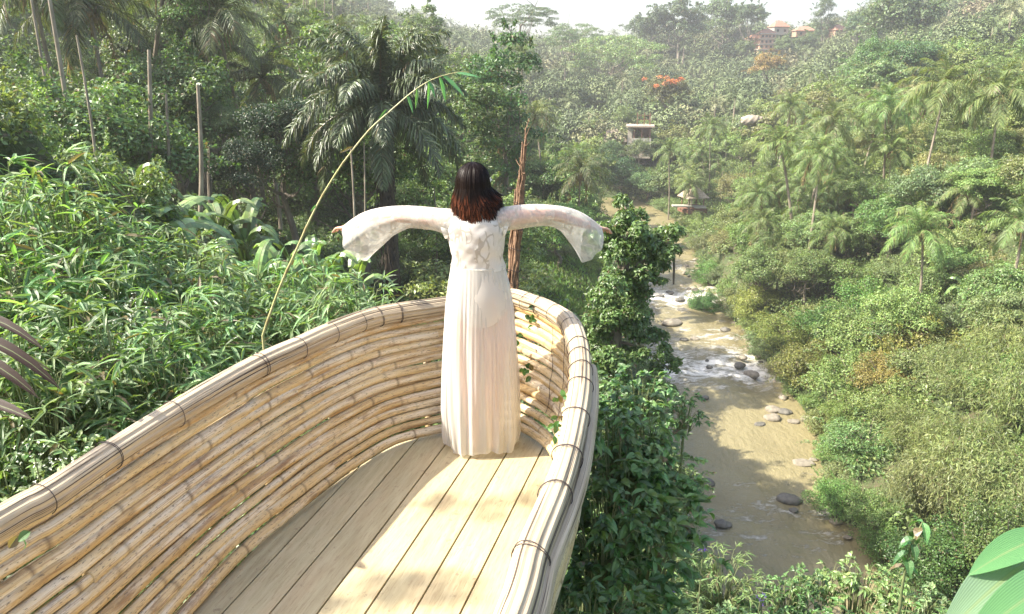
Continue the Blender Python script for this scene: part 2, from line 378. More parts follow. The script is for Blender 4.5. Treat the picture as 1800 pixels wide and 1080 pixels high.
def build_water():
    xs = np.arange(-100, 40.1, .45); ys = np.arange(5, 165, .45); X, Y = np.meshgrid(xs, ys)
    r = np.random.default_rng(3)
    rap = np.zeros_like(X)
    for (cy, wy, amp) in ((64, 5.5, 1.0), (86, 7, .9), (73, 4, .5), (101, 6, .6), (40, 5, .55), (112, 5, .3)): rap += amp * np.exp(-((Y - cy) / wy) ** 2)
    Z = np.zeros_like(X)
    for q in range(26):
        a = r.uniform(0, 6.28); k = r.uniform(.4, 3.6); ph = r.uniform(0, 6.28)
        Z += np.sin((X * math.cos(a) + Y * math.sin(a)) * k + ph + .8 * np.sin(X * .7 + q)) * .05 / math.sqrt(k)
    Z = WATER_Z + Z * (.10 + 1.5 * np.clip(rap, 0, 1))
    keep = river_d(X, Y) < 3
    mb = MB(); ny, nx = X.shape
    i, j = np.meshgrid(np.arange(ny - 1), np.arange(nx - 1), indexing='ij'); k = i * nx + j
    Fq = np.stack([k, k + 1, k + nx + 1, k + nx], -1).reshape(-1, 4); kk = keep.ravel(); Fq = Fq[kk[Fq].any(1)]
    used, inv = np.unique(Fq, return_inverse=True)
    V = np.stack([X, Y, Z], -1).reshape(-1, 3)[used]
    mb.add(V, inv.reshape(-1, 4), V[:, :2], rap.ravel()[used])
    m, t, p, out = mat('muddy_water'); tc = t.nodes.new('ShaderNodeTexCoord'); V = tc.outputs['Object']; at_ = nd(t, 'ShaderNodeAttribute', attribute_name='val')
    f1 = noise(t, mapping(t, V, (.35, .9, 1), rot=(0, 0, .25)), 1.2, 9, .74); f2 = noise(t, mapping(t, V, (.8, 1.6, 1), rot=(0, 0, -.3)), 4, 5, .75)
    foam = mth(t, 'ADD', mth(t, 'MULTIPLY', mth(t, 'SUBTRACT', f1, .5), 2.2), mth(t, 'SUBTRACT', mth(t, 'MULTIPLY', at_.outputs['Fac'], .76), .38))
    foam = mth(t, 'ADD', foam, mth(t, 'MULTIPLY', mth(t, 'SUBTRACT', f2, .5), .9))
    fm = ramp(t, foam, [(.08, 0.0), (.40, 1.0)])
    c = ramp(t, noise(t, mapping(t, V, (.2, .12, 1)), 1, 4), [(.3, (.20, .168, .088)), (.7, (.27, .23, .125))])
    c = mix(t, fm, c, (.80, .76, .68))
    t.links.new(c, p.inputs['Base Color']); t.links.new(ramp(t, fm, [(0, .3), (1, .8)]), p.inputs['Roughness']); p.inputs['Specular IOR Level'].default_value = .28
    h = mth(t, 'ADD', noise(t, mapping(t, V, (1, .6, 1)), 2.2, 6, .6), mth(t, 'MULTIPLY', fm, .8)); bump(t, h, p, .7, .2)
    o = obj('water', mb.mesh('water', m, True)); tag(o, 'muddy brown river with white rapids', 'river', None, 'structure')
build_water()

# ------------------------------------------------------------------ the bamboo nest balcony
def build_nest():
    RP = [(0, 912), (75, 872), (187, 802), (306, 731), (450, 647), (525, 612), (582, 587), (664, 559), (778, 537), (840, 527), (896, 519), (930, 529), (959, 541), (996, 567), (1013, 600), (1020, 640), (1019, 690), (1011, 745), (998, 807), (974, 878), (934, 973), (903, 1078)]
    BS = [(-1.36, 1.95), (-1.33, 2.1), (-1.27, 2.4), (-1.18, 2.75), (-1.02, 3.12), (-.93, 3.32), (-.83, 3.50), (-.66, 3.74), (-.41, 3.885), (-.18, 3.94), (0, 3.92), (.08, 3.85), (.14, 3.77), (.21, 3.64), (.25, 3.42), (.26, 3.15), (.24, 2.88), (.20, 2.62), (.13, 2.38), (.05, 2.1), (-.03, 1.8), (-.12, 1.5)]
    rim = [at(x, y, .70) for x, y in RP]; rim = [(p.x, p.y) for p in rim]
    rim = [(-2.25, -.2), (-2.02, .7), (-1.82, 1.4)] + rim + [(-.16, 1.0), (-.34, .4), (-.5, -.2)]
    bs = [(-1.95, -.2), (-1.7, .7), (-1.52, 1.4)] + BS + [(-.27, 1.0), (-.45, .4), (-.62, -.2)]
    N = 420; rc = cr(rim, N); bc = cr(bs, N)
    root = empty('bamboo_balcony', (0, 0, 0), 0, 'curved nest shaped balcony of stacked bamboo poles with a plank floor', 'balcony')
    rng = np.random.default_rng(11)
    seglen = np.linalg.norm(np.diff(rc, axis=0), axis=1); S = np.concatenate([[0], np.cumsum(seglen)]); TOT = S[-1]
    def course(f, off=0.0, zo=0.0):
        x = bc + (rc - bc) * (f ** 1.0)
        T = nrm(np.gradient(x, axis=0)); out = np.stack([-T[:, 1], T[:, 0]], -1)
        x = x + out * (off + .035 * math.sin(math.pi * f))
        return np.column_stack([x, np.full(N, .03 + f * .635 + zo)])
    NC = 14; fs = (np.arange(NC) + .25) / (NC - .2)
    for j, f in enumerate(fs):
        P = course(f)
        wob = sum(np.sin(S * k + rng.uniform(0, 6)) * a for k, a in ((1.3, .006), (2.9, .004), (5.3, .002)))
        P[:, 2] += wob; 
        cuts = [0] + sorted(rng.uniform(.12, .9, 2) * TOT) + [TOT]
        cuts = [c for i, c in enumerate(cuts) if i == 0 or c - cuts[i - 1] > .5]
        if cuts[-1] < TOT: cuts[-1] = TOT
        for a, b in zip(cuts[:-1], cuts[1:]):
            ns = max(8, int((b - a + .06) / .016)); s = np.linspace(max(0, a - .03), min(TOT, b + .03), ns)
            Q = np.stack([np.interp(s, S, P[:, q]) for q in range(3)], -1)
            r0 = rng.uniform(.0228, .0295); flip = rng.random() < .5
            tt = np.linspace(1.06, .88, ns); tt = tt[::-1] if flip else tt
            rad = r0 * tt; val = np.zeros(ns); sn = s[0] + rng.uniform(.05, .3)
            while sn < s[-1]:
                rad = rad * (1 + .07 * np.exp(-((s - sn) / .011) ** 2)) * (1 - .03 * np.exp(-((s - sn - .018) / .01) ** 2)); val = np.maximum(val, np.exp(-((s - sn - .014) / .006) ** 2)); sn += rng.uniform(.30, .52)
            mb = MB(); tube(mb, Q, rad, 12, True, val=val)
            obj('bamboo_pole', mb.mesh('bamboo_pole', BAMBOO, True), root)
        # thin split cane pressed into some of the joints, as in the photograph
        if rng.random() < .75:
            a = rng.uniform(0, .6) * TOT; b = min(TOT, a + rng.uniform(1, 2.6)); ns = int((b - a) / .03); s = np.linspace(a, b, ns)
            Pq = course(min(1, f + .5 / NC), .012)
            Q = np.stack([np.interp(s, S, Pq[:, q]) for q in range(3)], -1); mb = MB(); tube(mb, Q, rng.uniform(.009, .013), 7, True)
            obj('split_cane', mb.mesh('split_cane', BAMBOO, True), root)
    # outer skin of upright poles holding the courses
    for s0 in np.linspace(.3, TOT * .6, 10):
        P0 = np.array([np.interp(s0, S, bc[:, q]) for q in (0, 1)]); P1 = np.array([np.interp(s0, S, rc[:, q]) for q in (0, 1)])
        T = nrm(np.array([np.interp(s0 + .05, S, rc[:, q]) - np.interp(s0 - .05, S, rc[:, q]) for q in (0, 1)])); o_ = np.array([-T[1], T[0]])
        P = [[*(P0 + o_ * .045), -.12], [*((P0 + P1) / 2 + o_ * .075), .33], [*(P1 + o_ * .015), .64]]
        mb = MB(); tube(mb, cr(P, 12), .022, 8); obj('upright_cane', mb.mesh('upright_cane', BAMBOO, True), root)
    # the fat rim, a bundle of split bamboo
    def bundle(name, P, r0, seed, seg=46):
        rg = np.random.default_rng(seed); n = len(P)
        prof = np.ones(seg + 1); k = 0
        while k < seg:
            wd = rg.integers(3, 7); hgt = rg.uniform(.97, 1.05)
            for q in range(wd):
                if k + q < seg: prof[k + q] = hgt * (1 - .07 * (2 * q / max(wd - 1, 1) - 1) ** 4)
            k += wd
        prof[seg] = prof[0]
        s = np.arange(n); rad = r0 * (1 + .05 * np.sin(s * .05 + 1) + .03 * np.sin(s * .13))
        mb = MB(); tube(mb, P, rad, seg, True, prof); return obj(name, mb.mesh(name, RIM, False), root)
    Pr = np.column_stack([rc, np.full(N, .70)]); Pr[:, 2] += .008 * np.sin(S * 2.1) + .006 * np.sin(S * 4.3 + 1)
    bundle('rim_bundle', Pr, .053, 5)
    T = nrm(np.gradient(rc, axis=0)); o_ = np.stack([-T[:, 1], T[:, 0]], -1)
    i0 = int(N * .66)
    Po = np.column_stack([rc + o_ * .058, np.full(N, .655)])[i0:]; Po[:, 2] += .006 * np.sin(np.arange(len(Po)) * .09); bundle('outer_bundle', Po, .026, 8, 24)
    # thin split laths bound on the rim behind the woman
    for q in range(7):
        a = TOT * rng.uniform(.38, .5); b = a + rng.uniform(.9, 1.9); ns = int((b - a) / .03); s = np.linspace(a, b, ns); ang = rng.uniform(.1, 2.9)
        Q = np.stack([np.interp(s, S, Pr[:, c]) for c in range(3)], -1); oo = np.stack([np.interp(s, S, o_[:, c]) for c in (0, 1)], -1)
        Q[:, :2] += oo * .052 * math.cos(ang); Q[:, 2] += .052 * math.sin(ang) + .004 * np.sin(s * 5); mb = MB(); tube(mb, Q, .009, 6); obj('split_lath', mb.mesh('split_lath', RIM, True), root)
    # wire ties
    want = [at(x, y, .70) for x, y in ((75, 872), (187, 802), (306, 731), (452, 648), (461, 643), (525, 612), (582, 587), (625, 566), (664, 559), (700, 552), (926, 528), (948, 537), (976, 552), (1003, 578), (1015, 612), (1018, 632), (1020, 655), (1020, 685), (1011, 740), (998, 807), (976, 873), (934, 973), (930, 982))]
    for q in want:
        i = int(np.argmin(np.hypot(rc[:, 0] - q.x, rc[:, 1] - q.y))); i = min(max(i, 1), N - 2)
        c = Pr[i]; t3 = nrm(Pr[i + 1] - Pr[i - 1]); tilt = rng.uniform(-.18, .18); o3 = np.array([*o_[i], 0]); z = np.array([0, 0, 1.0])
        a = np.linspace(0, 2 * math.pi, 25); rr = .0585 * (1 + .03 * np.sin(a * 3 + rng.uniform(0, 6)))
        Q = c + rr[:, None] * (np.cos(a)[:, None] * o3 + np.sin(a)[:, None] * z) + (np.sin(a + 1) * .0585 * tilt)[:, None] * t3
        mb = MB(); tube(mb, Q, .0017, 5, False)
        if rng.random() < .5: tube(mb, Q + t3 * .006, 0.0015, 5, False)
        obj('binding_wire', mb.mesh('binding_wire', WIRE, True), root)
    # vertical wires lacing courses on the right wall
    for s0 in (.575, .60, .63, .655):
        i = int(N * s0); pts = []
        for f in np.linspace(.95, .25, 15):
            P = course(f, -.03)[i]; P = P + np.array([*T[i], 0]) * .01 * math.sin(f * 23) + np.array([*(-o_[i]), 0]) * .003; pts.append(P)
        mb = MB(); tube(mb, cr(pts, 40), .0018, 5); obj('binding_wire', mb.mesh('binding_wire', WIRE, True), root)
    # plank floor
    a = math.atan2(.275, .96); ux = np.array([math.sin(a), math.cos(a)]); vx = np.array([math.cos(a), -math.sin(a)])
    poly = bc; pu = poly @ ux; pv = poly @ vx
    offs = np.arange(-12, 8) * .1815 + np.dot(np.array([-1.15, 2.4]), vx)
    deck = MB()
    def inter(v):
        us = []
        for i in range(len(pv) - 1):
            if (pv[i] - v) * (pv[i + 1] - v) < 0:
                f = (v - pv[i]) / (pv[i + 1] - pv[i]); us.append(pu[i] + f * (pu[i + 1] - pu[i]))
        return us
    for k, v0 in enumerate(offs[:-1]):
        gap = .0032 + .002 * rng.random(); va_, vb = v0 + gap, offs[k + 1] - gap; nn = 7; vs = np.linspace(va_, vb, nn); ends = []
        for v in vs:
            us = inter(v)
            if not us: ends.append(None); continue
            hi = max(us) + .05; lo = min(us) - .05 if len(us) > 1 else -.6; ends.append((max(lo, -.6) if len(us) > 1 else -.6, hi))
        ok = [i for i, e in enumerate(ends) if e]
        if len(ok) < 2: continue
        vs = vs[ok]; ends = np.array([ends[i] for i in ok]); rnd = rng.random(); m_ = len(vs)
        V = []; nu = 14
        for z in (0.0, -.028):
            for i in range(m_):
                for q in range(nu):
                    u = ends[i][0] + (ends[i][1] - ends[i][0]) * q / (nu - 1); p = ux * u + vx * vs[i]; V.append((p[0], p[1], z))
        V = np.array(V); Fq = []
        for i in range(m_ - 1):
            for q in range(nu - 1):
                k0 = i * nu + q; Fq.append([k0, k0 + 1, k0 + nu + 1, k0 + nu]); k1 = k0 + m_ * nu; Fq.append([k1, k1 + nu, k1 + nu + 1, k1 + 1])
        for i in (0, m_ - 1):
            for q in range(nu - 1):
                k0 = i * nu + q; k1 = k0 + m_ * nu; Fq.append([k0, k1, k1 + 1, k0 + 1] if i == 0 else [k0, k0 + 1, k1 + 1, k1])
        UV = np.stack([V[:, :2] @ vx + k * .37, V[:, :2] @ ux + rnd * 5], -1); V[:, 2] += rng.uniform(-.0012, .0012)
        deck.add(V, Fq, UV, np.full(len(V), rnd))
    obj('plank_floor', deck.mesh('plank_floor', PLANK), root)
    # beams and props below
    for q, (x0, y0, x1, y1) in enumerate(((-1.75, 1.0, .0, 1.0), (-1.35, 2.2, .15, 2.3), (-1.0, 3.2, .28, 3.1))):
        mb = MB(); tube(mb, [(x0, y0, -.085), (x1, y1, -.085)], .045, 8); obj('floor_beam', mb.mesh('floor_beam', BAMBOO, True), root)
    for (x, y) in ((-1.5, 1.1), (-.5, 1.0), (-1.15, 2.3), (-.3, 2.3), (-.8, 3.2), (-.2, 3.1)):
        mb = MB(); tube(mb, [(x, y, -.05), (x * .9 - .05, y * .9, gz(x, y) - .4)], .05, 8); obj('support_post', mb.mesh('support_post', BAMBOO, True), root)
    return rc, bc
NEST_RIM, NEST_BASE = build_nest()

# ------------------------------------------------------------------ plant shapes (shared meshes)
def clump_leaves(mb, cs, rs, n, L, W, rng, up=.45, squash=.75, jitter=.35, droop=.25, inner=.6):
    cs = np.asarray(cs, float); rs = np.asarray(rs, float); pr = rs ** 2 / (rs ** 2).sum(); k = rng.choice(len(cs), n, p=pr)
    d = rdir(n, rng); low = d[:, 2] < -.35; d[low, 2] *= -1
    pos = cs[k] + d * rs[k][:, None] * rng.uniform(inner, 1.05, (n, 1)) * np.array([1, 1, squash])
    nn = nrm(d * .7 + np.array([0, 0, up]) + rng.normal(size=(n, 3)) * jitter)
    t = nrm(np.cross(nn, rdir(n, rng))); t[:, 2] -= droop; t = nrm(t)
    diamonds(mb, pos, t, nn, L * rng.uniform(.7, 1.3, n), W * rng.uniform(.7, 1.3, n))
def crown_mesh(name, Rx, Hz, ncl, rc, n, L, W, seed, kind='round'):
    rng = np.random.default_rng(seed); mb = MB(); d = rdir(ncl, rng)
    if kind == 'round':
        d[:, 2] = np.where(d[:, 2] < -.45, -d[:, 2], d[:, 2]); c = d * np.array([Rx, Rx, Hz]) * rng.uniform(.45, .95, (ncl, 1))
    elif kind == 'bush':
        d[:, 2] = np.abs(d[:, 2]) * 1.0; c = d * np.array([Rx, Rx, Hz]) * rng.uniform(.35, .95, (ncl, 1))
    elif kind == 'umbrella':
        r = Rx * np.sqrt(rng.random(ncl)); a = rng.uniform(0, 6.28, ncl); lay = rng.integers(0, 3, ncl)
        c = np.stack([r * np.cos(a), r * np.sin(a), Hz * (.9 - .38 * lay - .5 * (r / Rx) ** 2) + rng.normal(size=ncl) * .15], -1)
    elif kind == 'tall':
        z = rng.uniform(-1, 1, ncl); a = rng.uniform(0, 6.28, ncl); r = Rx * np.sqrt(np.clip(1 - z ** 2 * .8, 0.05, 1)) * rng.uniform(.4, 1, ncl)
        c = np.stack([r * np.cos(a), r * np.sin(a), z * Hz], -1)
    rs = rc * rng.uniform(.55, 1.35, ncl)
    clump_leaves(mb, c, rs, n, L, W, rng, squash=.35 if kind == 'umbrella' else .72)
    if kind != 'umbrella':                      # loose shoots that break the outline
        for q in range(26):
            i = rng.integers(0, ncl); o_ = nrm(c[i] + [0, 0, .3 * Rx]); ln = rc * rng.uniform(.9, 1.9); t = rng.uniform(.2, 1, 42)[:, None]
            d = nrm(o_ + rng.normal(size=3) * .35 + [0, 0, .25]); p = c[i] + d * rs[i] * .8 + d * ln * t - np.array([0, 0, .35]) * ln * t ** 2 + rng.normal(size=(42, 3)) * rc * .10 * (1.15 - t)
            diamonds(mb, p, nrm(d + rng.normal(size=(42, 3)) * .7), nrm(rng.normal(size=(42, 3)) * .4 + [0, 0, 1]), L * rng.uniform(.6, 1.3, 42), W)
    return mb.mesh(name, LEAF)
def limb_mesh(name, H, r0, spread, crown_h, seed, m=None):
    """trunk up to H with limbs that reach on into a crown"""
    rng = np.random.default_rng(seed); mb = MB()
    P = np.array([[0, 0, -.8], [rng.normal() * .1 * H * .3, rng.normal() * .03 * H, H * .35], [rng.normal() * .04 * H, rng.normal() * .04 * H, H * .7], [0, 0, H]])
    P = cr(P, 10); tube(mb, P, np.linspace(r0, r0 * .55, 10), 8)
    for i in range(9):
        a = i * 2.4 + rng.uniform(-.4, .4); z0 = H * rng.uniform(.6, 1.0); s = np.array([np.interp(z0, P[:, 2], P[:, q]) for q in range(3)])
        e = s + np.array([math.cos(a) * spread * rng.uniform(.5, .95), math.sin(a) * spread * rng.uniform(.5, .95), crown_h * rng.uniform(.2, .9)])
        mid = (s + e) / 2 + np.array([0, 0, -.12 * spread]); Q = cr([s, mid, e], 7); tube(mb, Q, np.linspace(r0 * .42, r0 * .08, 7), 5)
        for u in range(2):
            k = rng.integers(3, 6); e2 = Q[k] + rng.normal(size=3) * spread * .28 + np.array([0, 0, .2 * spread]); tube(mb, cr([Q[k], (Q[k] + e2) / 2 + .05, e2], 4), np.linspace(r0 * .16, r0 * .04, 4), 4)
    return mb.mesh(name, m or BARK)

CROWN = {}
for i in range(4):
    CROWN['mid_round', i] = crown_mesh('round_crown', 3.0, 2.4, 52, .9, 13500, .175, .105, 20 + i)
    CROWN['mid_bush', i] = crown_mesh('bush_crown', 2.6, 2.2, 50, .75, 12000, .135, .08, 40 + i, 'bush')
    CROWN['near_bush', i] = crown_mesh('near_bush_crown', 1.6, 1.5, 44, .5, 8000, .11, .062, 50 + i, 'bush')
    CROWN['far_round', i] = crown_mesh('far_round_crown', 4.2, 3.6, 46, 1.2, 7000, .36, .22, 60 + i)
    CROWN['tall', i] = crown_mesh('tall_crown', 2.6, 4.4, 50, 1.0, 8500, .26, .15, 70 + i, 'tall')
for i in range(2):
    CROWN['umbrella', i] = crown_mesh('umbrella_crown', 10.5, 5.0, 130, 1.7, 9000, .50, .24, 80 + i, 'umbrella')
    CROWN['near_round', i] = crown_mesh('near_round_crown', 2.6, 2.2, 60, .8, 20000, .12, .07, 90 + i)
TRUNK = {i: limb_mesh('tree_trunk', 5.0, .22, 2.6, 2.6, 100 + i) for i in range(4)}
def bush_stems(name, seed, Rr=1.8, H=1.8):
    rng = np.random.default_rng(seed); mb = MB()
    for i in range(12):
        a = i * 2.4; e = np.array([math.cos(a) * Rr * rng.uniform(.4, .95), math.sin(a) * Rr * rng.uniform(.4, .95), H * rng.uniform(.5, 1.1)])
        tube(mb, cr([[0, 0, -.5], e * [.3, .3, .6], e], 6), np.linspace(.05, .012, 6), 5)
    return mb.mesh(name, BARK)
STEMS = {i: bush_stems('bush_stems', 130 + i) for i in range(3)}

def palm_crown(name, seed, nf, L, nl, ll, lw, seg=2, plumose=0.0, upright=0.0, rtop=.035, m=None, dead=2, droopy=1.0):
    rng = np.random.default_rng(seed); mb = MB()
    for i in range(nf):
        az = i * 2.39996 + rng.uniform(-.25, .25); q = i / (nf - 1)
        el = R(82 - 100 * q ** (1.0 + upright)) + rng.uniform(-.12, .12); Lf = L * rng.uniform(.85, 1.08) * (.7 + .3 * min(1, q * 3))
        n = 14; P = [np.array([0, 0, 0.0])]; e = el; az0 = az
        for k in range(n - 1):
            P.append(P[-1] + np.array([math.cos(az) * math.cos(e), math.sin(az) * math.cos(e), math.sin(e)]) * Lf / (n - 1))
            e -= R(4.0 + 7.0 * (k / n)) * droopy * (math.cos(e) * .75 + .35)
        P = np.array(P); tube(mb, P, np.linspace(rtop, .006, n), 4, False, val=np.ones(n))
        t = np.repeat(np.linspace(.14, .99, nl), 2); side = np.tile([1, -1], nl); N = len(t)
        c = np.stack([np.interp(t, np.linspace(0, 1, n), P[:, a]) for a in range(3)], -1)
        T, _, _ = frames(P); tt = nrm(np.stack([np.interp(t, np.linspace(0, 1, n), T[:, a]) for a in range(3)], -1))
        hz = np.array([-math.sin(az), math.cos(az), 0.0]); upv = nrm(np.cross(tt, hz)); upv = upv * np.sign(upv[:, 2:3] + 1e-6)
        lift = rng.uniform(-.35, .55, N) * (1 + plumose) - .1 + plumose * rng.normal(size=N) * .6
        d = nrm(hz * side[:, None] + tt * (.55 + .5 * t[:, None]) + upv * lift[:, None])
        prof = np.sin(np.clip(t * 1.0, 0, 1) * math.pi * .86 + .28); LL = ll * prof * rng.uniform(.85, 1.15, N)
        blades(mb, c, d, nrm(upv + rng.normal(size=(N, 3)) * .15), LL, lw, droop=rng.uniform(.25, .7, N) * droopy, st=(0, .35, 1) if seg == 2 else (0, .3, .65, 1), wp=(.5, 1, .05) if seg == 2 else (.4, 1, .8, .03))
    V, Fq, U, A = mb.arr()
    return mb.mesh(name, m or PALMLEAF)
PALMC = {}
for i in range(4): PALMC['mid', i] = palm_crown('palm_crown', 200 + i, 22, 3.9, 34, .95, .075)
for i in range(3): PALMC['far', i] = palm_crown('far_palm_crown', 210 + i, 17, 3.9, 17, 1.0, .16)
for i in range(2): PALMC['near', i] = palm_crown('near_palm_crown', 220 + i, 24, 4.3, 60, 1.0, .055, 3)
SUGARC = palm_crown('sugar_palm_crown', 231, 52, 5.3, 92, .95, .075, 3, plumose=.9, upright=.55, rtop=.07, droopy=1.0, m=leaf_material('sugar_palm_leaf', rough=.42, trans=.2, spec=.55, var=.5, dry=.03))
def palm_trunk(name, seed, lean=1.3, r=.115, m=None):
    rng = np.random.default_rng(seed); mb = MB(); t = np.linspace(0, 1, 26)
    P = np.stack([lean * (t ** 1.7), .15 * np.sin(t * 5), -1 + 11 * t], -1); rr = r * (1.25 - .55 * t) + .1 * r * np.exp(-t * 18) * 6; rr = rr * (1 + .05 * (np.arange(26) % 2))
    tube(mb, P, rr, 9); return mb.mesh(name, m or PALMBARK)
PTR = {i: palm_trunk('palm_trunk', 240 + i, (1.4, .5, 2.4)[i]) for i in range(3)}
LEAN = (1.4, .5, 2.4)
def nuts_mesh():
    rng = np.random.default_rng(5); mb = MB()
    for i in range(14):
        a = rng.uniform(0, 6.28); ellipsoid(mb, (math.cos(a) * .32, math.sin(a) * .32, -.35 - rng.uniform(0, .45)), (.13, .13, .16), 8, 6)
    for i in range(6):
        a = rng.uniform(0, 6.28); e = np.array([math.cos(a) * .7, math.sin(a) * .7, -1.3 - rng.random()]); tube(mb, cr([(0, 0, -.1), e * [.7, .7, .35], e], 6), np.linspace(.09, .03, 6), 5)
    return mb.mesh('coconuts', simple('coconut_husk', (.24, .17, .07), .7))
NUTS = nuts_mesh()
DEADM = leaf_material('dead_frond', rough=.7, trans=.2, spec=.2, fixed=(.30, .21, .11), dry=0)
def dead_fronds(seed):
    rng = np.random.default_rng(seed); mb = MB()
    for i in range(3):
        az = rng.uniform(0, 6.28); n = 10; t = np.linspace(0, 1, n); P = np.stack([math.cos(az) * (.3 + .9 * np.sin(t * 1.8)), math.sin(az) * (.3 + .9 * np.sin(t * 1.8)), -.2 - 2.8 * t ** 1.3], -1); tube(mb, P, np.linspace(.035, .008, n), 4, False)
        k = 26; tt = rng.uniform(.15, 1, k * 2); c = np.stack([np.interp(tt, t, P[:, q]) for q in range(3)], -1); d = nrm(rng.normal(size=(k * 2, 3)) * .35 + [0, 0, -1]); blades(mb, c, d, nrm(rng.normal(size=(k * 2, 3))), rng.uniform(.4, .8, k * 2), .06, droop=.1, st=(0, .35, 1), wp=(.5, 1, .05))
    return mb.mesh('dead_fronds', DEADM)
DEAD = {i: dead_fronds(400 + i) for i in range(3)}

def banana_mesh(seed, nl=9):
    rng = np.random.default_rng(seed); mb = MB(); st = MB()
    tube(st, cr([(0, 0, -.4), (.05, 0, .9), (0, 0, 1.9)], 8), np.linspace(.13, .07, 8), 9)
    for i in range(nl):
        az = i * 2.4 + rng.uniform(-.3, .3); el = R(78 - 75 * (i / nl)) ; Lf = rng.uniform(1.5, 2.1); n = 16; P = [np.array([0, 0, 1.75])]; e = el
        for k in range(n - 1):
            P.append(P[-1] + np.array([math.cos(az) * math.cos(e), math.sin(az) * math.cos(e), math.sin(e)]) * Lf / (n - 1)); e -= R(5.5 + 4 * k / n) * (math.cos(e) + .3)
        P = np.array(P); tube(st, P, np.linspace(.03, .008, n), 5, False)
        hz = np.array([-math.sin(az), math.cos(az), 0.0]); T, _, _ = frames(P); U_ = np.cross(T, hz); U_ *= np.sign(U_[:, 2:3] + 1e-6)
        m_ = 34; t = np.linspace(.16, 1, m_)
        for sd in (1, -1):
            k = 0
            while k < m_ - 1:
                ln = int(rng.integers(2, 7)); kk = min(m_ - 1, k + ln); tt = t[k:kk + 1]
                c = np.stack([np.interp(tt, np.linspace(0, 1, n), P[:, a]) for a in range(3)], -1); up = np.stack([np.interp(tt, np.linspace(0, 1, n), U_[:, a]) for a in range(3)], -1)
                wd = .27 * np.sin(np.clip(tt, 0, .985) * 2.75 + .35) ** .7; dr = rng.uniform(.0, .5)
                a0 = c + up * .005; a1 = c + sd * hz * wd[:, None] * .55 + up * wd[:, None] * (.22 - dr * .2); a2 = c + sd * hz * wd[:, None] * (1 - .15 * dr) + up * wd[:, None] * (.12 - dr)
                g = len(tt); V = np.concatenate([a0, a1, a2]); Fq = []
                for q in range(g - 1): Fq += [[q, q + 1, q + 1 + g, q + g], [q + g, q + 1 + g, q + 1 + 2 * g, q + 2 * g]]
                mb.add(V, Fq, np.concatenate([np.stack([np.full(g, x), tt], -1) for x in (.5, .75, 1)])); k = kk
    return mb.mesh('banana_leaves', LEAFG), st.mesh('banana_stem', STEM)
BAN = {i: banana_mesh(300 + i) for i in range(3)}

def plume_mesh(name, seed, H=5.0, npl=34, nleaf=9000, L=.34, W=.05, spread=3.2):
    """bamboo grove: arching culms whose tops hang in plumes of leaves"""
    rng = np.random.default_rng(seed); mb = MB(); st = MB(); per = nleaf // npl
    for i in range(npl):
        a = rng.uniform(0, 6.28); r0 = rng.uniform(0, .6); h = H * rng.uniform(.6, 1.05); sp = spread * rng.uniform(.35, 1.0)
        b = np.array([math.cos(a) * r0, math.sin(a) * r0, -.5]); D = np.array([math.cos(a), math.sin(a), 0])
        P = cr([b, b + D * sp * .12 + [0, 0, h * .6], b + D * sp * .5 + [0, 0, h], b + D * sp * .95 + [0, 0, h * .72]], 14); tube(st, P, np.linspace(.045, .008, 14), 5, False)
        t = rng.beta(3.5, 1.6, per); c = np.stack([np.interp(t, np.linspace(0, 1, 14), P[:, q]) for q in range(3)], -1)
        sub = rng.normal(size=(per // 8 + 1, 3)) * .42; c = c + np.repeat(sub, 8, 0)[:per] + rng.normal(size=(per, 3)) * .12
        d = nrm(D * .35 + rng.normal(size=(per, 3)) * .55 + [0, 0, -.6]); n = nrm(rng.normal(size=(per, 3)) * .5 + D * .4 + [0, 0, .8]); n = nrm(n - d * (n * d).sum(1, keepdims=True))
        diamonds(mb, c, d, n, L * rng.uniform(.6, 1.3, per), W * rng.uniform(.8, 1.3, per), .1)
    return mb.mesh(name, LEAF), st.mesh(name + '_culms', STEM)
PLUME = {i: plume_mesh('bamboo_plumes', 320 + i) for i in range(3)}

def spray_mesh(name, seed, nspr=60, Rr=.75, H=1.0, L=.26, W=.033, per=8, m=None, twigs=True, up=.25, st=None, wp=None):
    """close bamboo or cane foliage: twigs that each end in a fan of long blades"""
    rng = np.random.default_rng(seed); mb = MB(); sm = MB()
    for i in range(nspr):
        d = rdir(1, rng)[0]; d[2] = abs(d[2]) * .9 + .1; d = nrm(d); tip = d * np.array([Rr, Rr, H]) * rng.uniform(.55, 1.08)
        s0 = np.array([d[0] * .15, d[1] * .15, -.2]); P = cr([s0, tip * [.55, .55, .9], tip], 6)
        if twigs: tube(sm, P, np.linspace(.008, .002, 6), 4, False)
        hv = nrm(np.array([d[0], d[1], 0]) + rng.normal(size=3) * .25); n = per + rng.integers(-2, 3)
        f = np.linspace(-1, 1, n) * 1.35 + rng.normal(size=n) * .22; s = np.array([-hv[1], hv[0], 0])
        dd = nrm(np.cos(f)[:, None] * hv + np.sin(f)[:, None] * s + np.stack([np.zeros(n), np.zeros(n), rng.normal(size=n) * .3 + up], -1))
        c = tip + (P[-1] - P[-2]) * rng.uniform(-1.6, .4, (n, 1))
        nn = nrm(np.array([0, 0, 1.0]) + rng.normal(size=(n, 3)) * .35)
        kw = {} if st is None else dict(st=st, wp=wp)
        blades(mb, c, dd, nn, L * rng.uniform(.45, 1.3, n), W * rng.uniform(.8, 1.25, n), droop=rng.uniform(.1, .65, n), **kw)
    return mb.mesh(name, m or BAMLEAF), (sm.mesh(name + '_stems', STEM) if twigs else None)
SPRAY = {i: spray_mesh('bamboo_spray', 340 + i) for i in range(4)}
ELL = dict(st=(0, .12, .3, .55, .8, 1), wp=(.08, .6, .95, 1, .6, .03))
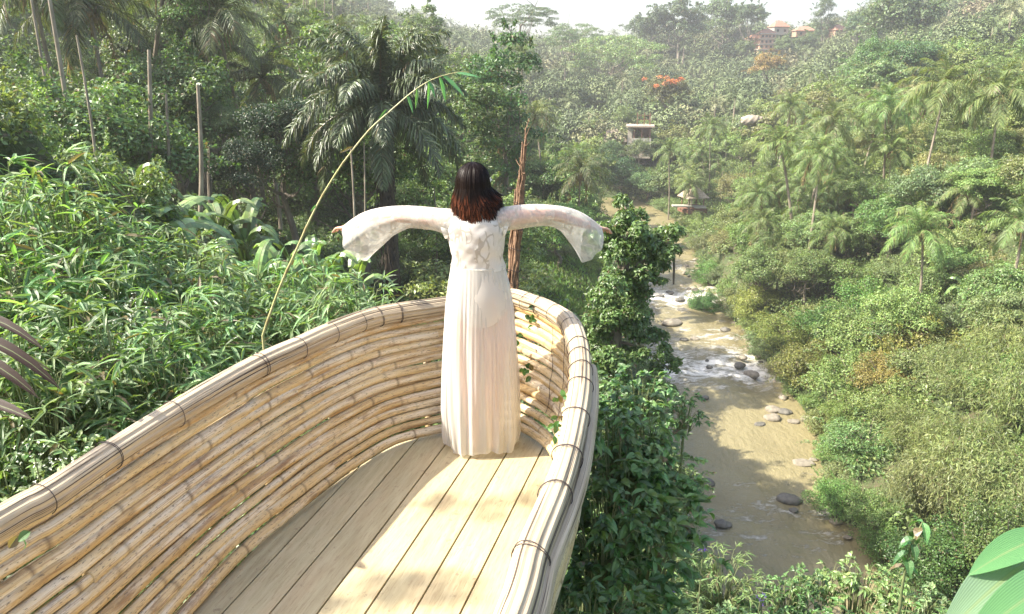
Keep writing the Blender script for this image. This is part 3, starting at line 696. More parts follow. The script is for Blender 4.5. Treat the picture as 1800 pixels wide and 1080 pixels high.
BROAD = {i: spray_mesh('broad_leaves', 350 + i, nspr=52, Rr=.6, H=.75, L=.125, W=.056, per=7, m=LEAFG, **ELL) for i in range(3)}
WEED = {i: spray_mesh('weed_leaves', 360 + i, nspr=44, Rr=.5, H=.6, L=.095, W=.036, per=9, m=LEAFG, up=.05, **ELL) for i in range(4)}

# ------------------------------------------------------------------ placing plants
def jit(c, rng, a=.18):
    k = 1 + rng.uniform(-a, a); return tuple(max(.008, v * k * (1 + rng.uniform(-.07, .07))) for v in c)
PR = np.random.default_rng(77)
def tree(kind, x, y, s, col, label, cat, group, name, trunk_h=None, z=None):
    g = gz(x, y) if z is None else z; e = empty(name, (x, y, g), PR.uniform(0, 6.28), label, cat, group)
    i = int(PR.integers(0, 2 if kind in ('umbrella', 'near_round') else 4)); k = int(PR.integers(0, 4))
    if kind in ('mid_bush', 'near_bush'):
        obj('crown', CROWN[kind, i], e, (0, 0, .1 * s), scale=(s, s, s * PR.uniform(.8, 1.15)), color=jit(col, PR))
        q = s * (1 if kind == 'mid_bush' else .62); obj('stems', STEMS[k % 3], e, scale=(q, q, q))
    else:
        hh = trunk_h or s * {'mid_round': 4.2, 'far_round': 6, 'tall': 6, 'umbrella': 9, 'near_round': 3}[kind]; cz = {'mid_round': 1.4, 'far_round': 2, 'tall': 2.4, 'umbrella': 1.5, 'near_round': 1}[kind] * s
        ts = {'umbrella': 2.6, 'far_round': 1.4, 'tall': 1.1}.get(kind, 1.0) * s
        obj('trunk', TRUNK[k], e, scale=(ts, ts, hh / 5.0)); obj('crown', CROWN[kind, i], e, (0, 0, hh + cz), rot=(0, 0, PR.uniform(0, 6.28)), scale=(s, s, s * PR.uniform(.85, 1.15)), color=jit(col, PR))
    return e
def palm(x, y, h, s, col, label, group, lod='mid', az=None, z=None, nuts=True, cat='palm'):
    g = gz(x, y) if z is None else z; e = empty('coconut_palm', (x, y, g), PR.uniform(0, 6.28) if az is None else az, label, cat, group)
    k = int(PR.integers(0, 3)); i = int(PR.integers(0, {'mid': 4, 'far': 3, 'near': 2}[lod])); ln = LEAN[k] * h / 10 * .8
    obj('trunk', PTR[k], e, scale=(h / 10 * .8 , 1, h / 10)); obj('crown', PALMC[lod, i], e, (ln, 0, h), scale=(s, s, s), rot=(PR.uniform(-.15, .15), PR.uniform(-.1, .25), PR.uniform(0, 6.28)), color=jit(col, PR, .15))
    if nuts: obj('coconuts', NUTS, e, (ln, 0, h))
    if nuts and PR.random() < .6: obj('dead_fronds', DEAD[k], e, (ln, 0, h), rot=(0, 0, PR.uniform(0, 6.28)))
    return e
def palm_px(px, py, Y, s, col, label, group=None, lod='mid', az=None, lean=None):
    """a palm whose crown centre stands at a place of the photograph, Y metres ahead"""
    p = atY(px, py, Y); g = gz(p.x, p.y)
    h = max(3.0, p.z - g); e = palm(p.x, p.y, h, s, col, label, group, lod, az, g)
    tr, crn = e.children[0], e.children[1]
    for c in e.children:                       # bring the crown over the chosen place
        pass
    k = e.rotation_euler.z; ln = crn.location.x; e.location.x -= ln * math.cos(k); e.location.y -= ln * math.sin(k)
    return e

OLIVE = (.21, .275, .095); GREEN = (.175, .265, .085); DEEP = (.085, .14, .045); LUSH = (.085, .18, .06); YEL = (.27, .23, .085); DRY = (.26, .19, .10); GREYG = (.195, .26, .115); PALMG = (.16, .22, .075); SUGARG = (.10, .13, .065)
OCC = []                                         # taken spots (x, y, r)
def free(x, y, r):
    for a, b, c in OCC:
        if (a - x) ** 2 + (b - y) ** 2 < (r + c) ** 2 * .55: return False
    return True

# --- the dark sugar palm behind the woman
def sugar_palm():
    p = atY(670, 190, 34); g = gz(p.x, p.y); h = p.z - g
    e = empty('sugar_palm', (p.x, p.y, g), .4, 'tall dark sugar palm with shaggy black trunk and feathery fronds left of the woman', 'palm')
    mb = MB(); t = np.linspace(0, 1, 30); rng = np.random.default_rng(4)
    tube(mb, np.stack([.12 * np.sin(t * 4), 0 * t, -1 + (h + 1.2) * t], -1), .34 * (1 + .10 * rng.normal(size=30) * .6) * (1 + .35 * t ** 3), 12)
    n = 700; z = rng.uniform(.2, h, n); a = rng.uniform(0, 6.28, n); pos = np.stack([np.cos(a) * .34, np.sin(a) * .34, z], -1)
    d = nrm(np.stack([np.cos(a) * .35, np.sin(a) * .35, rng.choice([-1, .7], n, p=[.7, .3])], -1)); diamonds(mb, pos, d, nrm(np.stack([np.cos(a), np.sin(a), 0 * a + .3], -1)), rng.uniform(.3, .8, n), .09, .1)
    obj('trunk', mb.mesh('sugar_palm_trunk', DARKBARK), e); obj('crown', SUGARC, e, (0, 0, h), scale=(.92, .92, .98), color=SUGARG)
    OCC.append((p.x, p.y, 2.5))
sugar_palm()

# --- palms one can tell apart
HP = [  # px, py of the crown's centre, distance, scale, label
    (462, 138, 46, .95, 'coconut palm with a thick fruit laden crown on the shaded left slope', 'mid'),
    (385, 25, 44, 1.05, 'coconut palm at the top with a yellowing frond hanging over the left slope', 'mid'),
    (150, 8, 40, 1.1, 'coconut palm in the top left corner with brown hanging fronds', 'mid'),
    (60, -40, 38, 1.0, 'coconut palm at the far top left edge with a straight grey trunk', 'mid'),
    (290, -30, 45, 1.0, 'coconut palm whose fronds hang in from the top edge', 'mid'),
    (500, 40, 66, .9, 'pale coconut palm in front of the row of bare leaning trunks', 'mid'),
    (600, 60, 72, .9, 'coconut palm rising just behind the dark sugar palm', 'mid'),
    (1012, 278, 100, 1.05, 'coconut palm with a full round crown by the river, right of the stick post', 'mid'),
    (955, 290, 104, .9, 'smaller coconut palm just left of the full crowned one near the river bank', 'mid'),
    (918, 95, 118, 1.0, 'single coconut palm standing out above the trees right of the sugar palm', 'mid'),
    (940, 205, 92, 1.0, 'coconut palm directly behind the top of the stick post', 'mid'),
    (1178, 265, 132, 1.15, 'coconut palm with two thin pale trunks above the river hut', 'mid'),
    (1213, 322, 124, .8, 'small coconut palm leaning over the thatched river hut', 'mid'),
    (1658, 150, 74, 1.25, 'large coconut palm with orange nuts on the upper right slope', 'mid'),
    (1762, 165, 70, 1.3, 'large coconut palm with a long bare trunk near the right edge', 'mid'),
    (1560, 185, 84, 1.1, 'silvery coconut palm leaning left of the large orange nut palm', 'mid'),
    (1465, 215, 82, 1.1, 'coconut palm with splayed fronds low on the right hillside', 'mid'),
    (1372, 250, 80, 1.0, 'coconut palm whose fronds hang straight down beside its trunk', 'mid'),
    (1440, 270, 76, 1.0, 'coconut palm with one brown dead frond above olive bushes', 'mid'),
    (1250, 225, 140, 1.1, 'coconut palm in front of the pale rock face on the valley floor', 'mid'),
    (1618, 405, 58, .95, 'shaded coconut palm with wide drooping fronds at mid height on the right slope', 'mid'),
    (1700, 335, 66, .8, 'young coconut palm half hidden in trees on the right slope', 'mid'),
    (1795, 390, 50, .8, 'coconut palm cut by the right edge with a pale hanging frond', 'mid'),
    (1390, 185, 120, 1.0, 'coconut palm above the hanging frond palm on the right hill', 'mid'),
]
for px, py, Y, s, lab, lod in HP:
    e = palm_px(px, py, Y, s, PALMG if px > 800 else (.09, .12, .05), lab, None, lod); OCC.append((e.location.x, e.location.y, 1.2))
for k, (px, py, Y, s, lab, lod) in enumerate(HP):
    if px > 1280:
        for q in range(2):
            p = atY(px + PR.uniform(-22, 22), py, Y - 2.5 - 2.2 * q); g = gz(p.x, p.y); top = p.z - 3.0 - 1.8 * q; sc = PR.uniform(.75, 1.0); th = top - g - 3.6 * sc
            th = min(th, 2.8 + q)
            if th > .3: tree('mid_round', p.x, p.y, sc, (OLIVE, GREEN, GREYG)[(k + q) % 3], 'broad leaved tree in front of a coconut palm trunk on the right slope', 'tree', 'trees before the palm trunks on the right slope', 'broadleaf_tree', trunk_h=th, z=g)
            elif top - g > 1.2: tree('mid_bush', p.x, p.y, max(.6, (top - g) / 2.6), (OLIVE, GREEN, GREYG)[(k + q) % 3], 'bush growing round the foot of a coconut palm on the right slope', 'bush', 'bushes at the palm trunks on the right slope', 'leafy_bush', z=g)
# --- bare leaning trunks on the left slope
def bare_trunk(px0, py0, px1, py1, Y, r, label):
    a = atY(px0, py0, Y); b = atY(px1, py1, Y + .5); g = gz(a.x, a.y); mb = MB(); mb2 = MB()
    base = np.array([a.x, a.y, min(g, a.z)]); top = np.array(b); P = cr([base - (top - base) * .05, base * .45 + top * .55 + [.15, 0, 0], top], 14) - base
    tube(mb, P, np.linspace(r * .85, r * .5, 14) * (1 + .04 * (np.arange(14) % 2)), 9); o = obj('bare_trunk', mb.mesh('bare_trunk', PALMBARK, True), None, tuple(base)); tag(o, label, 'tree trunk', 'bare leaning trunks on the left slope')
for q in [(313, 262, 348, 150, 27, .12, 'pale bare trunk leaning right in the gap of the left slope'), (203, 185, 262, 88, 30, .13, 'curved bare trunk bending right above the vine covered trees'), (252, 250, 292, 165, 30, .09, 'thin reddish trunk left of the pale leaning one'), (75, 90, 84, -20, 30, .13, 'upright grey trunk near the top left corner'), (36, 50, 52, -20, 33, .10, 'second upright trunk left of the grey one in the top left corner'), (122, 120, 135, 62, 26, .07, 'vine wrapped thin trunk below the top left palm'), (600, 340, 617, 262, 30, .07, 'thin pale trunk behind the diagonal bamboo shoot'), (612, 345, 640, 250, 31, .06, 'thin leaning trunk beside the sugar palm'),
          (760, 470, 763, 330, 40, .07, 'slender grey trunk between the sugar palm and the woman')]: bare_trunk(*q)
for k in range(9):
    x0 = 478 + k * 11 + PR.uniform(-3, 3); bare_trunk(x0 + PR.uniform(-6, 0), 75 + PR.uniform(-8, 8), x0 + PR.uniform(2, 26), -30, 88, .11, 'tall bare palm trunk in the row against dark woods at the top'); 

# --- banana plants on the left slope
BP = [(262, 375, 20, 1.0, 'banana plant with one upright pale green leaf among the left banana patch'), (300, 420, 19, 1.0, 'banana plant whose wide leaves arch over the bamboo leaves'), (380, 350, 25, 1.0, 'banana plant in the middle of the left banana patch'), (430, 400, 25, .95, 'banana plant with drooping shaded leaves before the dark tree'), (500, 470, 23, .85, 'small banana plant in the shade below the banana patch'), (570, 470, 24, .9, 'banana plant with a yellow leaf beside the diagonal bamboo shoot'), (350, 450, 21, .8, 'low banana plant at the foot of the left banana patch'), (450, 475, 22, .75, 'young banana plant left of the diagonal bamboo shoot'), (230, 320, 24, .9, 'banana plant at the back left of the banana patch'), (620, 430, 27, .9, 'banana plant right beside the sugar palm trunk'), (545, 410, 27, .8, 'banana plant under the dark leafy tree'), (410, 320, 28, .9, 'banana plant at the top of the left banana patch'),
      (985, 490, 42, .8, 'banana plant standing in the small clearing by the basket rim'), (1620, 570, 56, 1.0, 'banana plant on the right slope below the shaded palm'), (1700, 500, 56, 1.0, 'tall banana plant on the right slope near the edge'), (1780, 480, 52, 1.0, 'banana plant at the right edge of the picture'), (1740, 540, 52, .9, 'banana plant in front of the tall one at the right')]
for px, py, Y, s, lab in BP:
    p = atY(px, py, Y); g = gz(p.x, p.y); zb = min(g + 1.0, max(g, p.z - 1.5)) ; e = empty('banana_plant', (p.x, p.y, g), PR.uniform(0, 6.28), lab, 'banana plant', 'banana plants on the slopes')
    i = int(PR.integers(0, 3)); k = max(.8, (p.z - g) / 2.0 * .9); k = min(k, 1.5); obj('leaves', BAN[i][0], e, scale=(s * 1.15,) * 2 + (k,), color=jit((.17, .28, .09), PR)); obj('stem', BAN[i][1], e, scale=(s * 1.15,) * 2 + (k,)); OCC.append((p.x, p.y, .8))

# --- trees one can tell apart
def tree_px(kind, px, py, Y, s, col, label, name='broadleaf_tree', cat='tree', group=None):
    """py is where the middle of the crown stands"""
    p = atY(px, py, Y); g = gz(p.x, p.y); cz = {'mid_round': 1.4, 'far_round': 2, 'tall': 2.4, 'umbrella': 1.5, 'near_round': 1}.get(kind, 0) * s
    OCC.append((p.x, p.y, 1.5 * s))
    return tree(kind, p.x, p.y, s, col, label, cat, group, name, trunk_h=max(1.0, p.z - g - cz), z=g)
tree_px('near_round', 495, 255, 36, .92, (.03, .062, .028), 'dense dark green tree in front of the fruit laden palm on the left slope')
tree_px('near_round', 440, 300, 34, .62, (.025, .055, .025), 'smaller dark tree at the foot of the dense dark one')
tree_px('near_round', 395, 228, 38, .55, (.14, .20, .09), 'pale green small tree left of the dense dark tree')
tree_px('tall', 345, 95, 44, .7, (.10, .17, .055), 'bushy green tree under the palms at the top of the left slope')
tree_px('umbrella', 915, 36, 250, 1.05, (0.121, 0.179, 0.096), 'wide flat crowned tree on the skyline left of centre', 'umbrella_tree')
tree_px('umbrella', 1080, 105, 262, 1.5, (0.189, 0.276, 0.120), 'broad pale green flat topped tree on the middle hillside', 'umbrella_tree')
tree_px('umbrella', 1010, 70, 280, 1.0, (0.135, 0.207, 0.096), 'flat topped tree behind the broad pale green one', 'umbrella_tree')
tree_px('far_round', 1195, 42, 330, 2.6, (0.081, 0.124, 0.060), 'big dark round tree breaking the skyline at the centre')
tree_px('far_round', 1142, 52, 340, 2.2, (0.081, 0.124, 0.060), 'round tree left of the big skyline tree')
tree_px('far_round', 1272, 38, 350, 2.6, (0.108, 0.152, 0.072), 'tall round tree right of the big skyline tree')
tree_px('far_round', 1320, 35, 330, 1.6, (0.095, 0.138, 0.072), 'dark round tree left of the ridge houses')
tree_px('far_round', 1585, 48, 230, 2.6, (0.135, 0.179, 0.084), 'wide dome shaped tree on the right skyline')
tree_px('far_round', 1510, 45, 280, 1.2, (0.121, 0.179, 0.084), 'narrow tree between the ridge houses and the dome tree')
tree_px('tall', 1448, 30, 330, 1.6, (0.108, 0.166, 0.072), 'tall thin tree on the skyline above the ridge houses')
tree_px('far_round', 1175, 170, 200, 1.3, (0.176, 0.179, 0.072), 'tree with orange blossom above the square pavilion'); 
tree_px('mid_round', 1590, 110, 150, 2.0, (0.095, 0.179, 0.072), 'green rounded tree high on the right hill')
tree_px('mid_round', 1540, 118, 155, 2.0, (0.121, 0.207, 0.072), 'leafy tree beside the rounded one on the right hill')
tree_px('far_round', 1350, 118, 255, 1.3, (0.270, 0.193, 0.072), 'rusty orange tree below the orange hotel')
tree_px('tall', 885, 190, 60, 1.1, (0.081, 0.166, 0.054), 'tall creeper hung tree just right of the sugar palm')
tree_px('tall', 830, 250, 56, 1.1, (0.115, 0.179, 0.060), 'tall loose tree behind the woman head')
tree_px('mid_round', 745, 330, 52, 1.2, (0.135, 0.207, 0.072), 'light leafed tree between the sugar palm trunk and the woman')
tree_px('mid_round', 800, 400, 46, .8, (0.108, 0.179, 0.060), 'round tree behind the left sleeve of the woman')
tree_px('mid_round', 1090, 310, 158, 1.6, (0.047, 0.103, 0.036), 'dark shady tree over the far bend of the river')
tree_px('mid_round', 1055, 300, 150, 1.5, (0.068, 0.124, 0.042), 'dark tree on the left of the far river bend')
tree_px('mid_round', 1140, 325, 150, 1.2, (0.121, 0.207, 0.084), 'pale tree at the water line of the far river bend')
tree_px('mid_round', 960, 330, 90, 1.3, (0.081, 0.152, 0.048), 'dark tree behind the right arm of the woman')

tree_px('mid_round', 1125, 268, 160, 1.0, (.13, .19, .07), 'leafy tree hiding the lower wall of the square pavilion')
tree_px('mid_round', 1075, 268, 162, .9, (.11, .17, .065), 'leafy tree in front of the house with the grey thatched roof')
tree_px('mid_round', 1100, 205, 185, 1.1, (.15, .20, .075), 'leafy tree behind the roofs of the pavilion and thatched house')
tree_px('far_round', 1420, 78, 318, 1.2, (.13, .17, .08), 'tree in front of the ridge houses left of the small orange one')
tree_px('far_round', 1378, 80, 322, 1.0, (.14, .18, .08), 'tree just right of the terraced hotel')
tree_px('far_round', 1310, 88, 322, 1.0, (.12, .16, .07), 'tree just left of the terraced hotel')
# --- orange blossom on the blossoming tree
def blossoms():
    for (px, py, Y, s, lab) in ((1180, 145, 197, 3.6, 'cluster of orange blossom topping the tree above the pavilion'),):
        p = atY(px, py, Y); rng = np.random.default_rng(2); mb = MB(); c = rng.normal(size=(16, 3)) * [2.6, 1.6, .6]; clump_leaves(mb, c, np.full(16, .8), 700, .4, .3, rng)
        par = [o for o in COL.objects if o.get('label', '') == 'tree with orange blossom above the square pavilion'][0]
        me = mb.mesh('blossom', leaf_material('blossom', fixed=(.55, .20, .09), dry=0)); o = obj('blossom', me, par); M = Matrix.Rotation(-par.rotation_euler.z, 4, 'Z'); o.location = M @ (p - par.location); o.rotation_euler.z = -par.rotation_euler.z
blossoms()

# --- ivy covered tree beside the river, right of the basket
def ivy_tree():
    Y = 17.5; rng = np.random.default_rng(8); mb = MB(); st = MB(); b = atY(1085, 700, Y); g = gz(b.x, b.y)
    cl = [(1100, 360, 16), (1095, 385, 26), (1070, 410, 30), (1110, 415, 30), (1140, 430, 28), (1165, 420, 24), (1178, 405, 16), (1185, 440, 14), (1085, 450, 32), (1120, 460, 30), (1150, 465, 22), (1172, 470, 12), (1165, 495, 9), (1100, 490, 30), (1075, 500, 26), (1120, 505, 24), (1095, 530, 30), (1070, 545, 32), (1110, 545, 26), (1080, 580, 34), (1050, 575, 26), (1110, 585, 26), (1140, 600, 18), (1075, 620, 34), (1105, 630, 26), (1135, 625, 16), (1060, 650, 30), (1095, 670, 32), (1040, 610, 24), (1130, 480, 20), (1155, 445, 24), (1055, 400, 12), (1165, 630, 12), (1185, 650, 10), (1035, 560, 18), (1060, 700, 40), (1100, 720, 40), (1135, 560, 20), (1150, 590, 16), (1150, 650, 20), (1165, 615, 16), (1185, 640, 12), (1150, 690, 26), (1180, 690, 16), (1130, 710, 32), (1030, 650, 26), (1135, 520, 16), (1165, 455, 20), (1110, 395, 22)]
    cs = []; rs = []
    for px, py, r in cl:
        for u in range(3):
            p = atY(px + rng.normal() * r * .3, py + rng.normal() * r * .3, Y + rng.normal() * .55); cs.append(p); rs.append(r * 1.05 / F * Y * rng.uniform(.55, .95))
    clump_leaves(mb, np.array(cs), np.array(rs), 38000, .105, .066, rng, jitter=.5, squash=.95)
    root = empty('ivy_covered_tree', (b.x, b.y, g), 0, 'crooked tree smothered in small leaved ivy between the basket rim and the river', 'tree')
    o = np.array([b.x, b.y, g])
    for pts, r in ((((1085, 760), (1080, 620), (1085, 520), (1105, 440), (1100, 350)), .2), (((1085, 520), (1120, 470), (1160, 430), (1183, 440), (1184, 500)), .09), (((1095, 480), (1070, 430), (1058, 400)), .07), (((1075, 600), (1120, 610), (1180, 650)), .05)):
        P = cr([np.array(atY(a, c, Y)) for a, c in pts], 16); P[0, 2] = min(P[0, 2], g); tube(st, P - o, np.linspace(r, r * .25, 16), 7)
    V = MB(); A = mb.arr(); V.add(A[0] - o, A[1], A[2]); obj('foliage', V.mesh('ivy_foliage', LEAFG), root, color=(.11, .18, .055)); obj('trunk', st.mesh('ivy_trunk', BARK), root); OCC.append((b.x, b.y, 1.5))
ivy_tree()

# --- scattered woods
KEEP = [(1195, 1245, 335, 380, 126), (1050, 1100, 225, 262, 172), (1095, 1150, 205, 262, 170), (1330, 1368, 60, 95, 325), (1350, 1490, 35, 62, 345), (1295, 1345, 195, 225, 150), (1090, 1165, 355, 400, 140)]
KEEP += [(px - 45, px + 45, py - 60, py + 30, Y - 1) for px, py, Y, *_ in HP if px > 1150 or 900 < px < 1020]
def keepclear(x, y, top):
    a, b, dz = to_px(x, y, top); rr = 3.0 * F / dz
    for x0, x1, y0, y1, Y in KEEP:
        if y < Y and x0 - rr < a < x1 + rr and b < y1 and b > y0 - 60 * F / dz / 6: return True
    return False
# low thicket closing the gaps between the trees, leaves nobody could count
def thicket():
    rng = np.random.default_rng(61); n = 17000; X = rng.uniform(-60, 130, n); Y = 26 + 160 * rng.random(n) ** .8; Z = ground(X, Y); D = river_d(X, Y); a, b, _ = to_px(X, Y, Z)
    ok = (D > .35) & (a > -150) & (a < 1950) & (b > -150) & (b < 1180) & ~((a > 900) & (a < 1060) & (b > 440) & (b < 600) & (Y < 75)); X, Y, Z = X[ok], Y[ok], Z[ok]; m_ = len(X)
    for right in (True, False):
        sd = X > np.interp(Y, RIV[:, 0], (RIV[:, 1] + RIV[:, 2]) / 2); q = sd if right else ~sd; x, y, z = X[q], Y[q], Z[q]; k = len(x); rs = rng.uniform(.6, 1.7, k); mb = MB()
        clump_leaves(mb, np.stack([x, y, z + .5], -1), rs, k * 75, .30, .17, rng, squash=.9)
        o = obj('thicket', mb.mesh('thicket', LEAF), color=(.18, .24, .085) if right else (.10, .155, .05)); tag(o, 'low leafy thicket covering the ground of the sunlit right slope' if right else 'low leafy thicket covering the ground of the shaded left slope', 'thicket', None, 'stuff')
thicket()
def scatter(n, xr, yr, rad, fn, seed, pxr=(-160, 1960), pyr=(-120, 1180), ymin=0):
    rng = np.random.default_rng(seed); cnt = 0; X = rng.uniform(*xr, n * 3); Y = yr[0] + (yr[1] - yr[0]) * rng.random(n * 3) ; Z = ground(X, Y); D = river_d(X, Y)
    for x, y, z, d in zip(X, Y, Z, D):
        if cnt >= n: break
        if d < 1.0 and z < WATER_Z + 2.5: continue
        a, b, dz = to_px(x, y, z + 2)
        if dz < 1 or not (pxr[0] < a < pxr[1] and pyr[0] < b < pyr[1]): continue
        if not free(x, y, rad): continue
        if keepclear(x, y, z + (9 if y > 95 else 3.5)): continue
        if fn(x, y, z, a, b, rng): OCC.append((x, y, rad)); cnt += 1
    return cnt
def side(x, y): return 1 if x > np.interp(y, RIV[:, 0], (RIV[:, 1] + RIV[:, 2]) / 2) else -1
# yellowish bamboo groves, lower right
BG = [(1700, 760, 36, 1.0), (1780, 700, 38, 1.0), (1640, 830, 36, .85), (1770, 820, 33, .9), (1700, 660, 43, .9), (1790, 610, 43, 1.0), (1600, 790, 41, .7)]
for i, (px, py, Y, s) in enumerate(BG):
    p = atY(px, py, Y); g = gz(p.x, p.y); h = max(.6, (p.z - g + .3) / 5); e = empty('bamboo_grove', (p.x, p.y, g), PR.uniform(0, 6.28), ['yellow tinged bamboo grove at the centre of the lower right slope', 'yellow bamboo grove at the right edge above the others', 'low yellow bamboo grove nearest the river at the lower right', 'drooping bamboo grove at the lower right edge over deep shade', 'straw coloured bamboo tops under the olive round bush', 'pale bamboo tops at the right edge below the banana plants', 'small bamboo grove beside the round green bush by the bank'][i], 'bamboo', 'yellowish bamboo groves on the lower right slope')
    obj('foliage', PLUME[i % 3][0], e, scale=(s, s, max(s, h)), color=jit((.235, .27, .105), PR, .12)); obj('culms', PLUME[i % 3][1], e, scale=(s, s, max(s, h))); OCC.append((p.x, p.y, 1.7 * s))
# distinct bushes on the right bank
RB = [(1525, 770, 44, 1.15, (.135, .215, .075), 'round fresh green bush leaning over the right bank'), (1620, 610, 52, 1.6, (0.238, 0.232, 0.058), 'large olive brown bush with a shaded hollow on the right slope'), (1430, 640, 58, 1.2, (0.223, 0.248, 0.067), 'speckled olive bush at the water edge beside the rapids'), (1380, 560, 66, 1.2, (0.208, 0.248, 0.067), 'bush whose thin twigs overhang the rapids'), (1330, 520, 74, 1.1, (0.238, 0.263, 0.077), 'pale bush left of the deep green tree by the rapids'), (1470, 540, 62, 1.4, (0.089, 0.186, 0.043), 'deep green tree above the bank bushes'), (1540, 500, 64, 1.3, (0.105, 0.200, 0.048), 'second deep green tree right of the first on the bank slope'),
      (1475, 860, 40, .7, (0.149, 0.263, 0.067), 'light green bush hanging over the shaded water'), (1545, 880, 38, .75, (0.149, 0.248, 0.077), 'greyish bush beside the small muddy inlet'), (1560, 940, 36, .6, (0.105, 0.186, 0.048), 'low dark bush at the muddy inlet'), (1490, 720, 49, .7, (0.194, 0.278, 0.077), 'light green shrub right above the bank stones'), (1250, 470, 92, 1.1, (0.149, 0.278, 0.086), 'bright bush dipping into the river below the hut'), (1240, 520, 82, .8, (0.105, 0.200, 0.058), 'small dark shrub at the narrow part of the river'), (1170, 395, 112, .9, (0.164, 0.248, 0.058), 'shrub between the two arms of water'), (1560, 640, 50, 1.0, (0.253, 0.232, 0.072), 'dry looking bush on the lower right slope'),
      (1640, 960, 31, .9, (0.075, 0.155, 0.038), 'dark bush in the deep shade at the lower right'), (1720, 920, 30, 1.0, (0.081, 0.155, 0.038), 'shaded bush below the drooping bamboo'), (1790, 900, 29, .9, (0.105, 0.170, 0.043), 'bush at the right edge above the giant leaves')]
for px, py, Y, s, c, lab in RB:
    p = atY(px, py, Y); g = gz(p.x, p.y); up = max(0, p.z - g - 1.6 * s)
    e = tree('mid_bush', p.x, p.y, s, c, lab, 'bush', None, 'leafy_bush', z=g); e.children[0].location.z += up * .8; OCC.append((p.x, p.y, 1.5 * s))
    e.children[1].scale = (s, s, s + up * .5)
def right_fn(x, y, z, a, b, rng):
    if side(x, y) < 0 or (1240 < a < 1480 and b > 820): return False
    u = rng.random(); 
    far = y > 95
    if y < 48 and x < 26 and rng.random() < .5: return False
    pc = .10 if y < 80 else (.26 if y < 130 else .42)
    cols = [OLIVE, GREEN, GREYG, OLIVE, (.24, .25, .10), (.17, .25, .08), (.22, .265, .095)]
    if u < pc and y > 60:
        palm(x, y, rng.uniform(4.5, 7.5), rng.uniform(.75, 1.1), PALMG, 'coconut palm standing among the trees of the sunlit right hillside', 'coconut palms on the right hillside', 'mid' if y < 110 else 'far', z=z, nuts=y < 130)
    elif y < 100:
        if y > 58 and rng.random() < .4:
            c = cols[int(rng.integers(0, 7))]; tree('mid_round', x, y, rng.uniform(.8, 1.2), c, 'broad leaved tree among the bushes of the lower right slope', 'tree', 'broad leaved trees on the lower right slope', 'broadleaf_tree', trunk_h=rng.uniform(1, 2.5), z=z); return True
        c = cols[int(rng.integers(0, 7))]; tree('mid_bush', x, y, rng.uniform(.85, 1.35), c, 'leafy bush in the thicket covering the lower right bank', 'bush', 'bushes of the right river bank', 'leafy_bush', z=z)
    else:
        c = cols[int(rng.integers(0, 7))]; tree('mid_round' if y < 140 else 'far_round', x, y, rng.uniform(.8, 1.35) if y < 140 else rng.uniform(.75, 1.3), c, 'broad leaved tree in the woods of the sunlit right hillside', 'tree', 'broad leaved trees on the right hillside', 'broadleaf_tree', trunk_h=rng.uniform(1.5, 4.5), z=z)
    return True
def edge_bushes():
    rng = np.random.default_rng(91)
    for rt in (True, False):
        y = 36.0 if rt else 52.0
        while y < 146:
            x = np.interp(y, RIV[:, 0], RIV[:, 2 if rt else 1]); s = rng.uniform(.45, .8) * (1 + .004 * y); x += (.35 + .75 * s) * (1 if rt else -1) + rng.uniform(-.3, .3); a, b, _ = to_px(x, y, -24)
            if not ((1325 < a < 1420 and 690 < b < 770) or (a > 1420 and b > 890)):
                c = [OLIVE, GREEN, GREYG, (.16, .225, .08), (.20, .21, .09)][int(rng.integers(0, 5))]
                tree('mid_bush', x, y, s, c, 'low bush hanging over the water of the right river bank' if rt else 'low bush hanging over the water of the left river bank', 'bush', 'bushes along the right edge of the water' if rt else 'bushes along the left edge of the water', 'leafy_bush'); OCC.append((x, y, .8))
            y += rng.uniform(1.8, 3.0) * (1 + .008 * y)
edge_bushes()
print('right near', scatter(230, (20, 85), (28, 100), 1.25, right_fn, 1))
print('right far', scatter(235, (20, 190), (100, 200), 2.1, right_fn, 2))
LX = [-160, 0, 200, 300, 560, 640, 860, 1040]
def left_limit(px, y):
    if px > 1040 and y < 100: return np.interp(px, [1040, 1080, 1120, 1160, 1200, 1250, 1350, 1420, 1550], [480, 560, 640, 760, 900, 930, 990, 1030, 1060])
    if y < 22: return np.interp(px, [-160, 0, 40, 90, 130, 200, 260, 320, 560, 1040], [30, 55, 50, 85, 150, 195, 280, 440, 450, 480])
    if y < 35: return np.interp(px, LX, [70, 80, 190, 290, 330, 450, 400, 470])
    if y < 50: return np.interp(px, LX, [0, 50, 130, 160, 230, 280, 300, 360])
    if y < 75: return np.interp(px, LX, [-80, -20, 60, 90, 90, 120, 200, 330])
    return np.interp(px, LX, [-120, -80, -20, 20, 20, 20, 70, 240])
def fits(x, y, top):
    a, b, _ = to_px(x, y, top); return b > left_limit(a, y)
